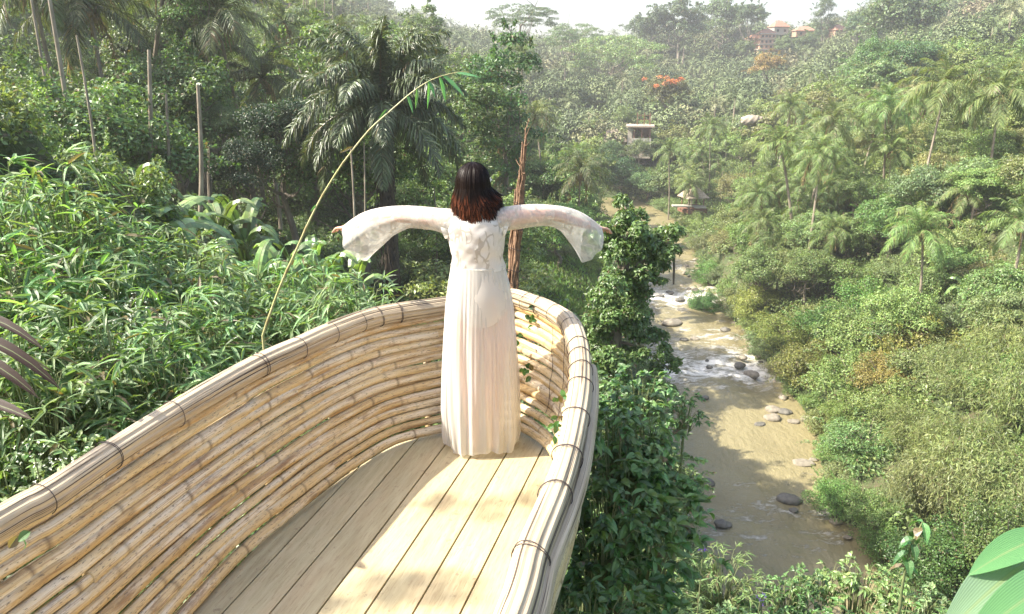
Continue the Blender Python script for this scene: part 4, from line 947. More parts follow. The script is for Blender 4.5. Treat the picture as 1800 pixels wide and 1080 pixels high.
def left_fn(x, y, z, a, b, rng):
    if side(x, y) > 0 or y > 170: return False
    if 905 < a < 1045 and 440 < b < 590 and y < 75: return False          # the clearing
    if 640 < a < 700 and y < 34: return False
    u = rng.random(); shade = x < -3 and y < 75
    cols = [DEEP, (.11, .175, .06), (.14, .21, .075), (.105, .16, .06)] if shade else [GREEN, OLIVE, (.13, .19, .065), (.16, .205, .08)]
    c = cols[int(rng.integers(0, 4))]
    if not fits(x, y, z + (2 if y < 28 else 2.8)): return False
    if y < 28:
        if a < 280 and rng.random() < .75: c = (.21, .30, .13)
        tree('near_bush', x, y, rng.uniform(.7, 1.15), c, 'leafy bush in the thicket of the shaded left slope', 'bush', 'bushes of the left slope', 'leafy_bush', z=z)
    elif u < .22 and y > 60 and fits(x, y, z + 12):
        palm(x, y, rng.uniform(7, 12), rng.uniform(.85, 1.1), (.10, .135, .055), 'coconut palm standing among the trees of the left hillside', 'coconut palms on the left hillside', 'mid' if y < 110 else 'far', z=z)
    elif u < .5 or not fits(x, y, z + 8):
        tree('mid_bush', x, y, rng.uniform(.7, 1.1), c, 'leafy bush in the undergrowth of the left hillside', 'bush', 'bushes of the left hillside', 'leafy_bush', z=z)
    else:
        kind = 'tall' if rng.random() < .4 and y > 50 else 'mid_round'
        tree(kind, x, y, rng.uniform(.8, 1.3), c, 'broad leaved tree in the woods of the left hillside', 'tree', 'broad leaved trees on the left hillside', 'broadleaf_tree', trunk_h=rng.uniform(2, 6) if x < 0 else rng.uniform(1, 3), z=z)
    return True
print('left near', scatter(95, (-18, 12), (11, 28), .8, left_fn, 3))
print('left mid', scatter(150, (-48, 14), (28, 100), 1.4, left_fn, 4))
print('left far', scatter(80, (-80, 26), (100, 172), 2.2, left_fn, 5))
def valley_fn(x, y, z, a, b, rng):
    if 1040 < a < 1150 and y < 172 and b > 330: return False
    u = rng.random(); c = [GREEN, OLIVE, GREYG, (.14, .19, .08), (.18, .21, .09)][int(rng.integers(0, 5))]
    if u < .70: palm(x, y, rng.uniform(7, 11), rng.uniform(.85, 1.2), PALMG, 'small distant coconut palm on the valley floor and lower far slopes', 'coconut palms of the far valley', 'far', z=z, nuts=False)
    else: tree('far_round', x, y, rng.uniform(.75, 1.35), c, 'distant broad leaved tree in the far valley woods', 'tree', 'broad leaved trees of the far valley', 'broadleaf_tree', trunk_h=rng.uniform(1.5, 5), z=z)
    return True
print('valley', scatter(150, (-90, 150), (170, 290), 2.0, valley_fn, 6))

# --- far woods, one mass
def far_woods():
    rng = np.random.default_rng(31); mb = MB(); protos = []
    for i in range(4):
        V = np.zeros(len(CROWN['far_round', i].vertices) * 3, np.float32); CROWN['far_round', i].vertices.foreach_get('co', V); V = V.reshape(-1, 4, 3); protos.append(V[::4])
    pv = []
    for i in range(3):
        me = PALMC['far', i]; V = np.zeros(len(me.vertices) * 3, np.float32); me.vertices.foreach_get('co', V); Fq = np.zeros(len(me.loops), np.int32); me.loops.foreach_get('vertex_index', Fq); pv.append(V.reshape(-1, 3)[Fq.reshape(-1, 4)][::2])
    X = rng.uniform(-240, 380, 16000); Y = rng.uniform(172, 520, 16000); Z = ground(X, Y); cnt = 0; grid = set()
    tr = MB()
    for x, y, z in zip(X, Y, Z):
        a, b, dz = to_px(x, y, z + 8)
        if not (-120 < a < 1920 and b > -260): continue
        key = (int(x / 5.2), int(y / 6.5))
        if key in grid or river_d(x, y) < 4 or keepclear(x, y, z + 9): continue
        grid.add(key); s = rng.uniform(.8, 1.6); h = rng.uniform(4, 9); q = rng.integers(0, 4); an = rng.uniform(0, 6.28); M = np.array([[math.cos(an), -math.sin(an), 0], [math.sin(an), math.cos(an), 0], [0, 0, 1]])
        if rng.random() < .22: V = pv[int(rng.integers(0, 3))] * 1.15; h = rng.uniform(9, 15); s = 1
        else: V = protos[q] * 1.0; ctr = V.mean(1, keepdims=True); V = ctr + (V - ctr) * 1.38
        V = (V.reshape(-1, 3) * s) @ M.T + [x, y, z + h]; mb.add(V, np.arange(len(V)).reshape(-1, 4), None, np.full(len(V), rng.random()))
        tube(tr, [(x, y, z - 1), (x, y, z + h)], [.35, .2], 4, False); cnt += 1
        if cnt > 2600: break
    print('far woods', cnt)
    m, t, p, out = mat('far_foliage'); at_ = nd(t, 'ShaderNodeAttribute', attribute_name='val'); geo = t.nodes.new('ShaderNodeNewGeometry')
    c = ramp(t, at_.outputs['Fac'], [(0, (.09, .125, .05)), (.25, (.13, .17, .065)), (.5, (.17, .20, .08)), (.75, (.12, .165, .06)), (.95, (.19, .19, .09)), (1, (.22, .18, .10))])
    c = mix(t, 1.0, c, ramp(t, geo.outputs['Random Per Island'], [(0, .55), (1, 1.45)]), 'MULTIPLY'); t.links.new(c, p.inputs['Base Color']); p.inputs['Roughness'].default_value = .6
    o = obj('far_woods', mb.mesh('far_woods', m)); tag(o, 'hazy distant woods covering the ridge on the skyline', 'woods', None, 'stuff')
    o = obj('trunks', tr.mesh('far_trunks', PALMBARK), o)
far_woods()
# --- close foliage on the left: bamboo leaves
def culm_mesh():
    mb = MB(); tube(mb, cr([(0, 0, 0), (.04, .02, .5), (0, 0, 1)], 8), np.linspace(.016, .008, 8), 6); return mb.mesh('culm', STEM)
CULM = culm_mesh()
def spray_plant(protos, name, x, y, ztop, s, col, label, cat, group, part='foliage', hs=1.0):
    g = gz(x, y); zb = ztop - .85 * s * hs; e = empty(name, (x, y, g), 0, label, cat, group); i = int(PR.integers(0, len(protos)))
    fo, st = protos[i]; rz = PR.uniform(0, 6.28)
    obj(part, fo, e, (0, 0, zb - g), (0, 0, rz), (s, s, s * hs), jit(col, PR)); obj('twigs', st, e, (0, 0, zb - g), (0, 0, rz), (s, s, s * hs))
    if zb - g > .1: obj('culm', CULM, e, (0, 0, -.1), (0, 0, rz), (1, 1, zb - g + .2))
    return e
PR = np.random.default_rng(101)
BL = [(10, 350, 8.2, 1.1, 'bamboo plant at the left edge whose blades hang over the shaded slope'), (95, 345, 7.4, 1.05, 'bamboo plant with a drooping fan of long blades topmost at the left'), (40, 440, 7.0, 1.1, 'bamboo plant just under the topmost drooping fan'), (150, 450, 7.6, 1.0, 'bamboo plant with backlit blades below the topmost fan'), (-40, 520, 6.0, 1.1, 'bamboo plant cut by the left edge above the purple leaves'), (70, 520, 6.2, 1.05, 'bamboo plant above and right of the purple leaves'),
      (170, 530, 6.4, 1.05, 'bamboo plant left of the white flower clusters'), (260, 490, 7.4, 1.05, 'bamboo plant in front of the arching banana leaves'), (350, 520, 7.6, 1.0, 'bamboo plant in the middle of the bright bamboo thicket'), (420, 560, 7.2, .95, 'bamboo plant at the foot of the diagonal bamboo shoot'), (500, 545, 7.6, .9, 'bamboo plant just right of the diagonal shoot'), (570, 550, 7.4, .85, 'bamboo plant near the rim left of the woman'), (635, 545, 7.2, .8, 'rightmost bamboo plant touching the rim near the woman'),
      (300, 600, 5.9, .95, 'bamboo plant right of the white flower clusters'), (380, 610, 6.2, .9, 'bamboo plant against the rim below the diagonal shoot'), (100, 620, 5.2, .95, 'bamboo plant with one large fan of blades right of the purple leaves'), (200, 640, 5.0, .9, 'bamboo plant with a blade pointing straight down near the rim'), (10, 620, 5.0, .9, 'bamboo plant behind the lowest purple leaf'), (290, 680, 4.9, .7, 'small bamboo plant hugging the rim at the left'), (60, 700, 4.5, .7, 'shaded bamboo plant low at the left edge'), (470, 520, 8.6, .9, 'bamboo plant behind the diagonal shoot'), (560, 500, 9, .8, 'small bamboo plant at the back right of the thicket'), (330, 450, 9.2, .9, 'bamboo plant at the back of the thicket below the bananas'), (215, 420, 9.0, .9, 'bamboo plant at the back below the upright banana leaf')]
for px, py, Y, s, lab in BL:
    p = atY(px, py, Y); c = (.195, .31, .125) if PR.random() < .6 else (.145, .25, .09)
    spray_plant(SPRAY, 'bamboo_plant', p.x, p.y, p.z + .25, s, c, lab, 'bamboo plant', 'bamboo plants left of the balcony')
# weeds and low leaves, left and below
def weeds(lst, label, group, protos=WEED, cat='leafy plant', name='leafy_plant', dy=.15, cols=((.15, .24, .08), (.11, .19, .06), (.18, .26, .10))):
    for px, py, Y, s in lst:
        p = atY(px, py, Y); c = cols[int(PR.integers(0, len(cols)))]
        spray_plant(protos, name, p.x, p.y, p.z + dy, s, c, label, cat, group)
lw = []
for py, Y in ((760, 4.1), (700, 4.7), (820, 3.7), (640, 5.6), (870, 3.4)):
    for px in range(-90, 420, 95):
        p = atY(px + PR.uniform(-20, 20), py + PR.uniform(-15, 15), Y)
        i = int(np.argmin(np.hypot(NEST_RIM[:, 0] - p.x, NEST_RIM[:, 1] - p.y)))
        lft = p.x < NEST_RIM[i, 0] - .45 or p.y > NEST_RIM[i, 1] + .5
        if lft and to_px(*p)[0] < 700: lw.append((px, py, Y, PR.uniform(.6, .95)))
weeds(lw, 'low leafy plant growing between the bamboo plants and the left side of the balcony', 'low leafy plants left of the balcony')
# right of the basket: broad leaved shrubs
BR = [(1085, 735, 3.5, .62, 'broad leaved shrub beside the curve of the right rim'), (1135, 720, 3.7, .55, 'broad leaved shrub whose twigs reach out over the river'), (1110, 800, 3.3, .62, 'glossy shrub midway down the right rim'), (1150, 800, 3.5, .52, 'glossy shrub with leaves standing out against the brown water'), (1065, 870, 3.1, .55, 'shrub pressed against the lower right rim'), (1140, 880, 3.3, .62, 'dark glossy shrub with brown branches right of the rim'), (1165, 855, 3.6, .42, 'small shrub with pale lit leaves over the river'), (1090, 960, 3.0, .55, 'shrub below the dark glossy one at the right of the rim'), (1040, 1020, 2.7, .5, 'shrub at the bottom edge beside the rim'), (1060, 700, 4.2, .6, 'shrub behind the curve of the right rim'), (1130, 660, 4.9, .55, 'light green shrub in front of the ivy covered tree'), (1205, 715, 3.9, .26, 'single leafy twig reaching furthest over the river')]
for px, py, Y, s, lab in BR:
    p = atY(px, py, Y); spray_plant(BROAD, 'leafy_shrub', p.x, p.y, p.z + .12, s, (.13, .245, .075) if PR.random() < .6 else (.10, .19, .06), lab, 'shrub', 'broad leaved shrubs right of the balcony')
BQ = [(1150, 975, 5.0, .6, 'feathery bamboo like bush leaning over the shaded water'), (1275, 985, 5.8, .7, 'bright bamboo like bush standing out against the shaded water'), (1130, 1050, 4.2, .5, 'bamboo like bush at the bottom edge'), (1060, 940, 4.0, .55, 'bamboo like bush behind the shrubs by the rim')]
SM = {i: spray_mesh('narrow_leaves', 380 + i, nspr=90, Rr=.7, H=.8, L=.15, W=.017, per=9) for i in range(2)}
for px, py, Y, s, lab in BQ:
    p = atY(px, py, Y); spray_plant(SM, 'narrow_leaved_bush', p.x, p.y, p.z + .12, s, (.19, .28, .10), lab, 'bush', 'narrow leaved bushes at the lower right')
lw = [(x + PR.uniform(-18, 18), y + PR.uniform(-12, 12), Y, PR.uniform(.55, .85)) for x, y, Y in [(1100, 1090, 4.2), (1190, 1060, 4.6), (1270, 1060, 5), (1350, 1070, 5.2), (1430, 1075, 5.4), (1510, 1070, 5.4), (1590, 1060, 5.6), (1660, 1080, 5.4), (1380, 1110, 4.6), (1480, 1120, 4.6), (1580, 1120, 4.6), (1250, 1110, 4.4), (1420, 1000, 6.4), (1470, 985, 6.8), (1520, 1000, 6.6), (1570, 1010, 6.6), (1640, 1030, 6.6), (1700, 1090, 5.6), (1380, 1030, 6.2), (1300, 1040, 5.8), (1760, 1120, 5.2), (1020, 900, 4.5), (1050, 820, 5.2), (1020, 1080, 3.4), (1060, 1060, 3.8)]]
weeds(lw, 'lush leafy plant on the steep bank below the balcony at the bottom of the picture', 'leafy plants on the bank below the balcony', cols=((.17, .28, .09), (.21, .30, .12), (.12, .23, .07)))
lw = [(x, y, Y, PR.uniform(.9, 1.3)) for x, y, Y in [(1030, 640, 7), (1060, 690, 6.5), (1040, 740, 6), (1100, 700, 7.5), (1120, 780, 7), (1010, 600, 8), (1140, 920, 6.5), (1090, 830, 6.5), (1170, 990, 7.5), (1400, 1060, 8), (1500, 1050, 8.5), (1600, 1050, 8.5), (1700, 1060, 8.5), (1300, 1060, 7.5), (1010, 560, 9.5), (960, 560, 10), (900, 550, 10), (720, 540, 9), (700, 560, 8), (830, 560, 9), (780, 550, 8.5), (1780, 1060, 8.5)]]
weeds(lw, 'leafy plant in the thicket on the slope below the balcony', 'leafy plants on the slope below the balcony', dy=0, cols=((.12, .20, .065), (.09, .16, .05), (.15, .22, .08)))
# the tall single weed
def tall_weed():
    Y = 5.2; pts = [(1578, 1100), (1588, 1020), (1602, 960), (1622, 918)]; P = cr([np.array(atY(a, b, Y)) for a, b in pts], 14); g = gz(P[0, 0], Y); o = np.array([P[0, 0], Y, g]); P = np.vstack([[P[0, 0], Y, g], P]) - o
    e = empty('tall_weed', tuple(o), 0, 'single tall weed stem with drooping leaves rising above the plants at the lower right', 'plant'); mb = MB(); tube(mb, P, np.linspace(.014, .006, len(P)), 7); obj('stem', mb.mesh('weed_stem', STEM, True), e)
    mb = MB(); rng = np.random.default_rng(9); t = np.repeat(np.linspace(.5, 1, 8), 2) + rng.uniform(-.03, .0, 16); c = np.stack([np.interp(t, np.linspace(0, 1, len(P)), P[:, q]) for q in range(3)], -1); n = len(t)
    a = np.arange(n) * 2.4 + rng.uniform(-.5, .5, n); d = nrm(np.stack([np.cos(a), np.sin(a), rng.uniform(-.5, .3, n)], -1)); blades(mb, c, d, nrm(rng.normal(size=(n, 3)) * .2 + [0, 0, 1]), rng.uniform(.10, .17, n), .07, droop=.7, **ELL); obj('leaves', mb.mesh('weed_leaf', LEAFG), e, color=(.09, .22, .07))
tall_weed()
# ground cover, leaves too many to count
def undergrowth():
    rng = np.random.default_rng(41); n = 90000; r = 2 + 42 * rng.random(n) ** .8; a = rng.uniform(-1.05, 1.0, n); x = r * np.sin(a); y = r * np.cos(a); z = ground(x, y); D = river_d(x, y)
    ok = (D > .3) & ((np.hypot(x + .6, y - 2.2) > 2.3)); x, y, z, r = x[ok], y[ok], z[ok], r[ok]; n = len(x); mb = MB()
    pos = np.stack([x, y, z + rng.uniform(0, .35, n)], -1); d = rdir(n, rng); d[:, 2] = abs(d[:, 2]) * .6; d = nrm(d); nn = nrm(np.array([0, 0, 1.0]) + rng.normal(size=(n, 3)) * .45)
    s = np.clip(r * .012, .08, .34) * rng.uniform(.7, 1.4, n); diamonds(mb, pos, d, nn, s, s * .5); o = obj('undergrowth', mb.mesh('undergrowth', LEAF), color=(.13, .19, .06)); tag(o, 'leafy undergrowth covering the slopes on both sides of the balcony', 'undergrowth', None, 'stuff')
    # brighter grass of the little clearing
    n = 9000; px = rng.uniform(900, 1075, n); py = rng.uniform(440, 590, n); X = rng.uniform(-1, 12, n * 2); Yy = rng.uniform(30, 72, n * 2); Z = ground(X, Yy); a, b, _ = to_px(X, Yy, Z); ok = (a > 905) & (a < 1050) & (b > 430) & (b < 600); X, Yy, Z = X[ok], Yy[ok], Z[ok]; n = len(X); mb = MB()
    diamonds(mb, np.stack([X, Yy, Z], -1), nrm(rng.normal(size=(n, 3)) * .5 + [0, 0, 1]), nrm(rng.normal(size=(n, 3)) + [0, -.6, .2]), rng.uniform(.25, .6, n), .16); o = obj('grass', mb.mesh('grass', LEAF), color=(.14, .22, .06)); tag(o, 'bright grass of the small clearing on the left bank', 'grass', None, 'stuff')
undergrowth()
for (y0, x1, y1, z1, n, lab) in ((2.75, -5.2, 2.62, 5.75, 4, 'tall arching bamboo added out of view to cast shade on the deck'), (2.1, -5.6, 1.95, 5.6, 5, 'second tall arching bamboo added out of view to cast shade on the deck')):  # added outside the frame so their leaves throw bands of shade on the planks
    g = gz(-8.5, y0); e = empty('shade_bamboo', (-8.5, y0, g), 0, lab, 'bamboo'); P = cr([(0, 0, -.3), (.5, 0, 3.0), (1.7, (y1 - y0) * .5, z1 - g - 1.0), (x1 + 8.5, y1 - y0, z1 - g)], 30); mb = MB(); tube(mb, P, np.linspace(.035, .008, 30), 7); obj('culm', mb.mesh('tall_culm', STEM, True), e)
    for q in range(n): k = 29 - q * 1; sz = PR.uniform(.15, .24); obj('foliage', SPRAY[q % 4][0], e, tuple(P[k] + [0, PR.uniform(-.08, .08), -.1]), (0, 0, PR.uniform(0, 6)), (sz, sz * .7, sz * .6), (.2, .3, .1))
# --- diagonal bamboo shoot
def shoot():
    Y = 5.6; pts = [(462, 590), (490, 510), (520, 442), (548, 380), (575, 330), (608, 280), (650, 228), (690, 192), (725, 162), (760, 140), (800, 128), (825, 127)]
    P = cr([np.array(atY(a, b, Y)) for a, b in pts], 60); g = gz(P[0, 0], Y); o = np.array([P[0, 0] - .1, Y, g]); P = np.vstack([[[P[0, 0] - .12, Y, g]], P]) - o; n = len(P)
    e = empty('bamboo_shoot', tuple(o), 0, 'long thin bamboo shoot leaning diagonally across the dark trees, leaves at its tip', 'bamboo'); mb = MB(); s = np.linspace(0, 1, n); r = np.interp(s, [0, .3, .7, 1], [.0115, .0078, .0046, .0011]); val = np.zeros(n); k = 3
    while k < n: r[k] *= 1.25; val[k] = .6; k += 6
    m, t, p_, out = mat('shoot_skin'); a_ = nd(t, 'ShaderNodeAttribute', attribute_name='val'); uv = t.nodes.new('ShaderNodeUVMap'); c = ramp(t, noise(t, mapping(t, uv.outputs[0], (4, 1.5, 1)), 2), [(.35, (.36, .37, .14)), (.6, (.50, .44, .24))]); t.links.new(mix(t, a_.outputs['Fac'], c, (.2, .13, .05)), p_.inputs['Base Color']); p_.inputs['Roughness'].default_value = .4
    tube(mb, P, r, 8, val=val); obj('stem', mb.mesh('shoot_stem', m, True), e)
    mb = MB()
    for (bx, by, tx, ty, w) in ((715, 167, 726, 198, .028), (733, 153, 730, 191, .024), (752, 142, 765, 171, .030), (754, 141, 751, 190, .022), (772, 134, 783, 178, .034), (777, 132, 818, 168, .038), (680, 192, 664, 210, .016), (620, 258, 596, 268, .016), (556, 360, 545, 372, .014), (800, 128, 845, 133, .02)):
        b0 = np.array(atY(bx, by, Y)) - o; t0 = np.array(atY(tx, ty, Y - .02)) - o; d = t0 - b0; L = np.linalg.norm(d); blades(mb, b0[None], nrm(d)[None], nrm(np.array([[.75, -.6, .35]])), L, w * 1.15, droop=.08)
    obj('leaves', mb.mesh('shoot_leaves', BAMLEAF), e, color=(.12, .30, .12))
shoot()
# --- post of tied sticks behind the woman
def stick_post():
    Y = 4.75; rng = np.random.default_rng(12); b = np.array(atY(898, 530, Y)); t = np.array(atY(922, 232, Y)); d = t - b; g = gz(b[0], Y); b0 = b - d / d[2] * (b[2] - g); o = b0.copy()
    e = empty('stick_post', tuple(o), 0, 'leaning post of dry sticks tied round a pole behind the right shoulder of woman', 'post')
    mb = MB(); tube(mb, np.array([b0, b0 * .3 + t * .7 - d * .25]) - o, .030, 10); obj('bamboo_pole', mb.mesh('post_pole', BAMBOO, True), e)
    tm = simple('dry_twig', (.21, .125, .075), .85, vary=.5, scale=30)
    for i in range(26):
        a = rng.uniform(0, 6.28); q = rng.uniform(.012, .036); s0 = rng.uniform(-.1, .55); s1 = s0 + rng.uniform(.4, .6); s1 = min(s1, rng.uniform(.93, 1.06)); off = np.array([math.cos(a), math.sin(a), 0]) * q
        P = [b + d * s + off * (1.25 - .75 * s) + rng.normal(size=3) * .005 for s in np.linspace(s0, s1, 7)]; mb = MB(); tube(mb, cr(P, 14) - o, np.linspace(.0085, .005, 14) * rng.uniform(.7, 1.3), 6); obj('stick', mb.mesh('stick', tm, True), e)
    for i in range(12):
        s = rng.uniform(.3, 1.02); c = b + d * s; dd = nrm(rng.normal(size=3) * [1, 1, .7]); mb = MB(); tube(mb, cr([c, c + dd * .03, c + dd * .06 + [0, 0, .02]], 5) - o, .003, 4); obj('twig_end', mb.mesh('twig_end', tm), e)
    for s in (.02, .12, .2, .33, .45, .6):
        c = b + d * s; a = np.linspace(0, 6.3, 18); rr = .043 * (1.2 - .5 * s); mb = MB(); tube(mb, np.stack([c[0] + np.cos(a) * rr, c[1] + np.sin(a) * rr, c[2] + .01 * np.sin(a * 2)], -1) - o, .0022, 5, False); obj('binding_wire', mb.mesh('post_wire', WIRE), e)
stick_post()
# --- giant leaves, lower right
def giant_leaves():
    rng = np.random.default_rng(3); base = np.array(atY(1900, 1130, 2.6)); g = gz(base[0], base[1]); o = np.array([base[0], base[1], g]); e = empty('giant_leaf_plant', tuple(o), 0, 'plant with giant smooth pale green leaves in the lower right corner', 'plant'); stl = dict(st=(0, .06, .18, .34, .5, .66, .82, .94, 1), wp=(.05, .45, .82, 1, .98, .82, .55, .25, .02))
    sm = MB(); C_ = (.12, .23, .085), (.19, .27, .16), (.13, .24, .09), (.12, .22, .09)
    for i, (bx, by, bY, tx, ty, tY, W, nn) in enumerate(((1850, 940, 2.55, 1706, 1000, 2.40, .13, (-.25, -.35, .9)), (1850, 960, 2.6, 1655, 1105, 2.20, .20, (-.35, -.5, .8)), (1900, 1000, 2.5, 1690, 1125, 2.05, .16, (-.1, -.25, .95)), (1890, 1010, 2.7, 1760, 1010, 2.9, .12, (.1, -.4, .9)))):
        b = np.array(atY(bx, by, bY)) - o; t = np.array(atY(tx, ty, tY)) - o; d = t - b; L = np.linalg.norm(d); mb = MB(); blades(mb, b[None], nrm(d)[None] + [[0, 0, .12]], nrm(np.array([nn], float)), L * 1.05, W, droop=.18, fold=.16, **stl)
        me = mb.mesh('giant_leaf', LEAFG, True); l = obj('leaf', me, e, color=C_[i]); sd = l.modifiers.new('s', 'SUBSURF'); sd.levels = sd.render_levels = 2
        tube(sm, cr([base - o, (base - o + b) / 2 + [0, 0, .1], b], 8), np.linspace(.012, .006, 8), 6)
    tube(sm, [(0, 0, -.1), base - o], .02, 6); obj('stalk', sm.mesh('stalk', STEM, True), e)
giant_leaves()
# --- purple brown leaves at the left edge
def purple():
    base = np.array(atY(-150, 700, 2.7)); g = gz(base[0], base[1]); o = np.array([base[0], base[1], g]); e = empty('purple_leaf_plant', tuple(o), 0, 'plant with drooping purple brown strap leaves reaching in at the left edge', 'plant'); sm = MB(); M_ = leaf_material('purple_leaf', rough=.5, spec=.2, trans=.1, fixed=(.038, .021, .018), dry=0, var=.1, vein=True)
    for (bx, by, tx, ty, W, dr) in ((-90, 550, 62, 535, .035, .35), (-100, 585, 88, 575, .045, .42), (-90, 620, 52, 620, .045, .38), (-80, 700, 44, 700, .04, .2), (-90, 500, -10, 470, .04, .3), (-130, 780, -20, 800, .05, .3)):
        b = np.array(atY(bx, by, 2.7)) - o; t = np.array(atY(tx, ty, 2.55)) - o; d = t - b; L = np.linalg.norm(d); mb = MB(); blades(mb, b[None], nrm(d)[None], nrm(np.array([[.05, -.45, .9]])), L * 1.1, W, droop=dr, fold=.3, st=(0, .15, .3, .45, .6, .75, .9, 1), wp=(.3, .8, 1, 1.1, 1.1, .95, .55, .02)); obj('leaf', mb.mesh('purple_leaf', M_, True), e); tube(sm, cr([base - o, (base - o + b) / 2, b], 6), .008, 5)
    tube(sm, [(0, 0, -.1), base - o], .02, 6); obj('stem', sm.mesh('purple_stem', BARK, True), e)
purple()
# --- ivy sprigs on the right inner wall, loose leaf on the left wall
def sprigs():
    rng = np.random.default_rng(6)
    for (px, py, Y, n, lab) in ((932, 556, 4.22, 9, 'green ivy sprig poking through the right wall near its top'), (905, 590, 4.15, 4, 'tiny ivy leaf beside the skirt on the right wall'), (928, 650, 3.98, 7, 'green ivy sprig halfway down the right wall'), (975, 755, 3.62, 8, 'creeper sprig at the lower end of the right wall'), (985, 700, 3.55, 5, 'thin creeper on the sunlit part of the right wall'), (30, 932, 1.98, 3, 'small green leaf lying on the left wall')):
        p = np.array(atY(px, py, Y - .06)); mb = MB(); c = p + rng.normal(size=(n, 3)) * [.02, .01, .03]; d = nrm(rng.normal(size=(n, 3)) * [1, .4, 1] + [0, 0, -.4]); blades(mb, c - p, d, nrm(rng.normal(size=(n, 3)) * .3 + [0, -1, .4]), .042, .03, droop=.2, **ELL); o = obj('ivy_sprig', mb.mesh('ivy_sprig', LEAFG), None, tuple(p), color=(.08, .18, .06)); tag(o, lab, 'ivy', 'ivy sprigs on the balcony walls')
sprigs()
# --- small flowers
def flowers():
    rng = np.random.default_rng(16); wm = simple('white_petals', (.75, .78, .62), .6); pm = simple('purple_petals', (.30, .16, .55), .6)
    for (px, py, Y, n, sp, m, lab) in ((235, 545, 5.6, 60, .09, wm, 'spray of tiny white flowers among the bamboo leaves'), (265, 580, 5.5, 60, .08, wm, 'second spray of tiny white flowers closer to the rim'), (215, 605, 5.2, 40, .06, wm, 'small white flower spray above the downward bamboo blade'), (60, 800, 3.7, 40, .09, wm, 'scattered white flowers low at the left edge'), (1177, 1041, 3.7, 14, .012, pm, 'pale purple flower at the bottom right of the rim'), (1236, 967, 4.6, 14, .014, pm, 'deep purple flower beside the bamboo like bush'), (1340, 1056, 4.6, 12, .03, pm, 'purple flowers among the weeds at the bottom edge')):
        p = np.array(atY(px, py, Y - .15)); mb = MB()
        for q in range(n): c = rng.normal(size=3) * sp * [1.2, .6, 1]; diamonds(mb, np.repeat(c[None], 3, 0), nrm(rng.normal(size=(3, 3))), nrm(rng.normal(size=(3, 3)) + [0, -1, 1]), .012, .009)
        st = np.array([0, 0, 0.0]); g = gz(p[0], p[1]); e = empty('flower', (p[0], p[1], g), 0, lab, 'flower'); obj('petals', mb.mesh('petals', m), e, (0, 0, p[2] - g)); sb = MB(); tube(sb, [(0, 0, 0), (.01, 0, (p[2] - g) * .6), (0, 0, p[2] - g)], .004, 5); obj('stem', sb.mesh('flower_stem', STEM), e)
flowers()
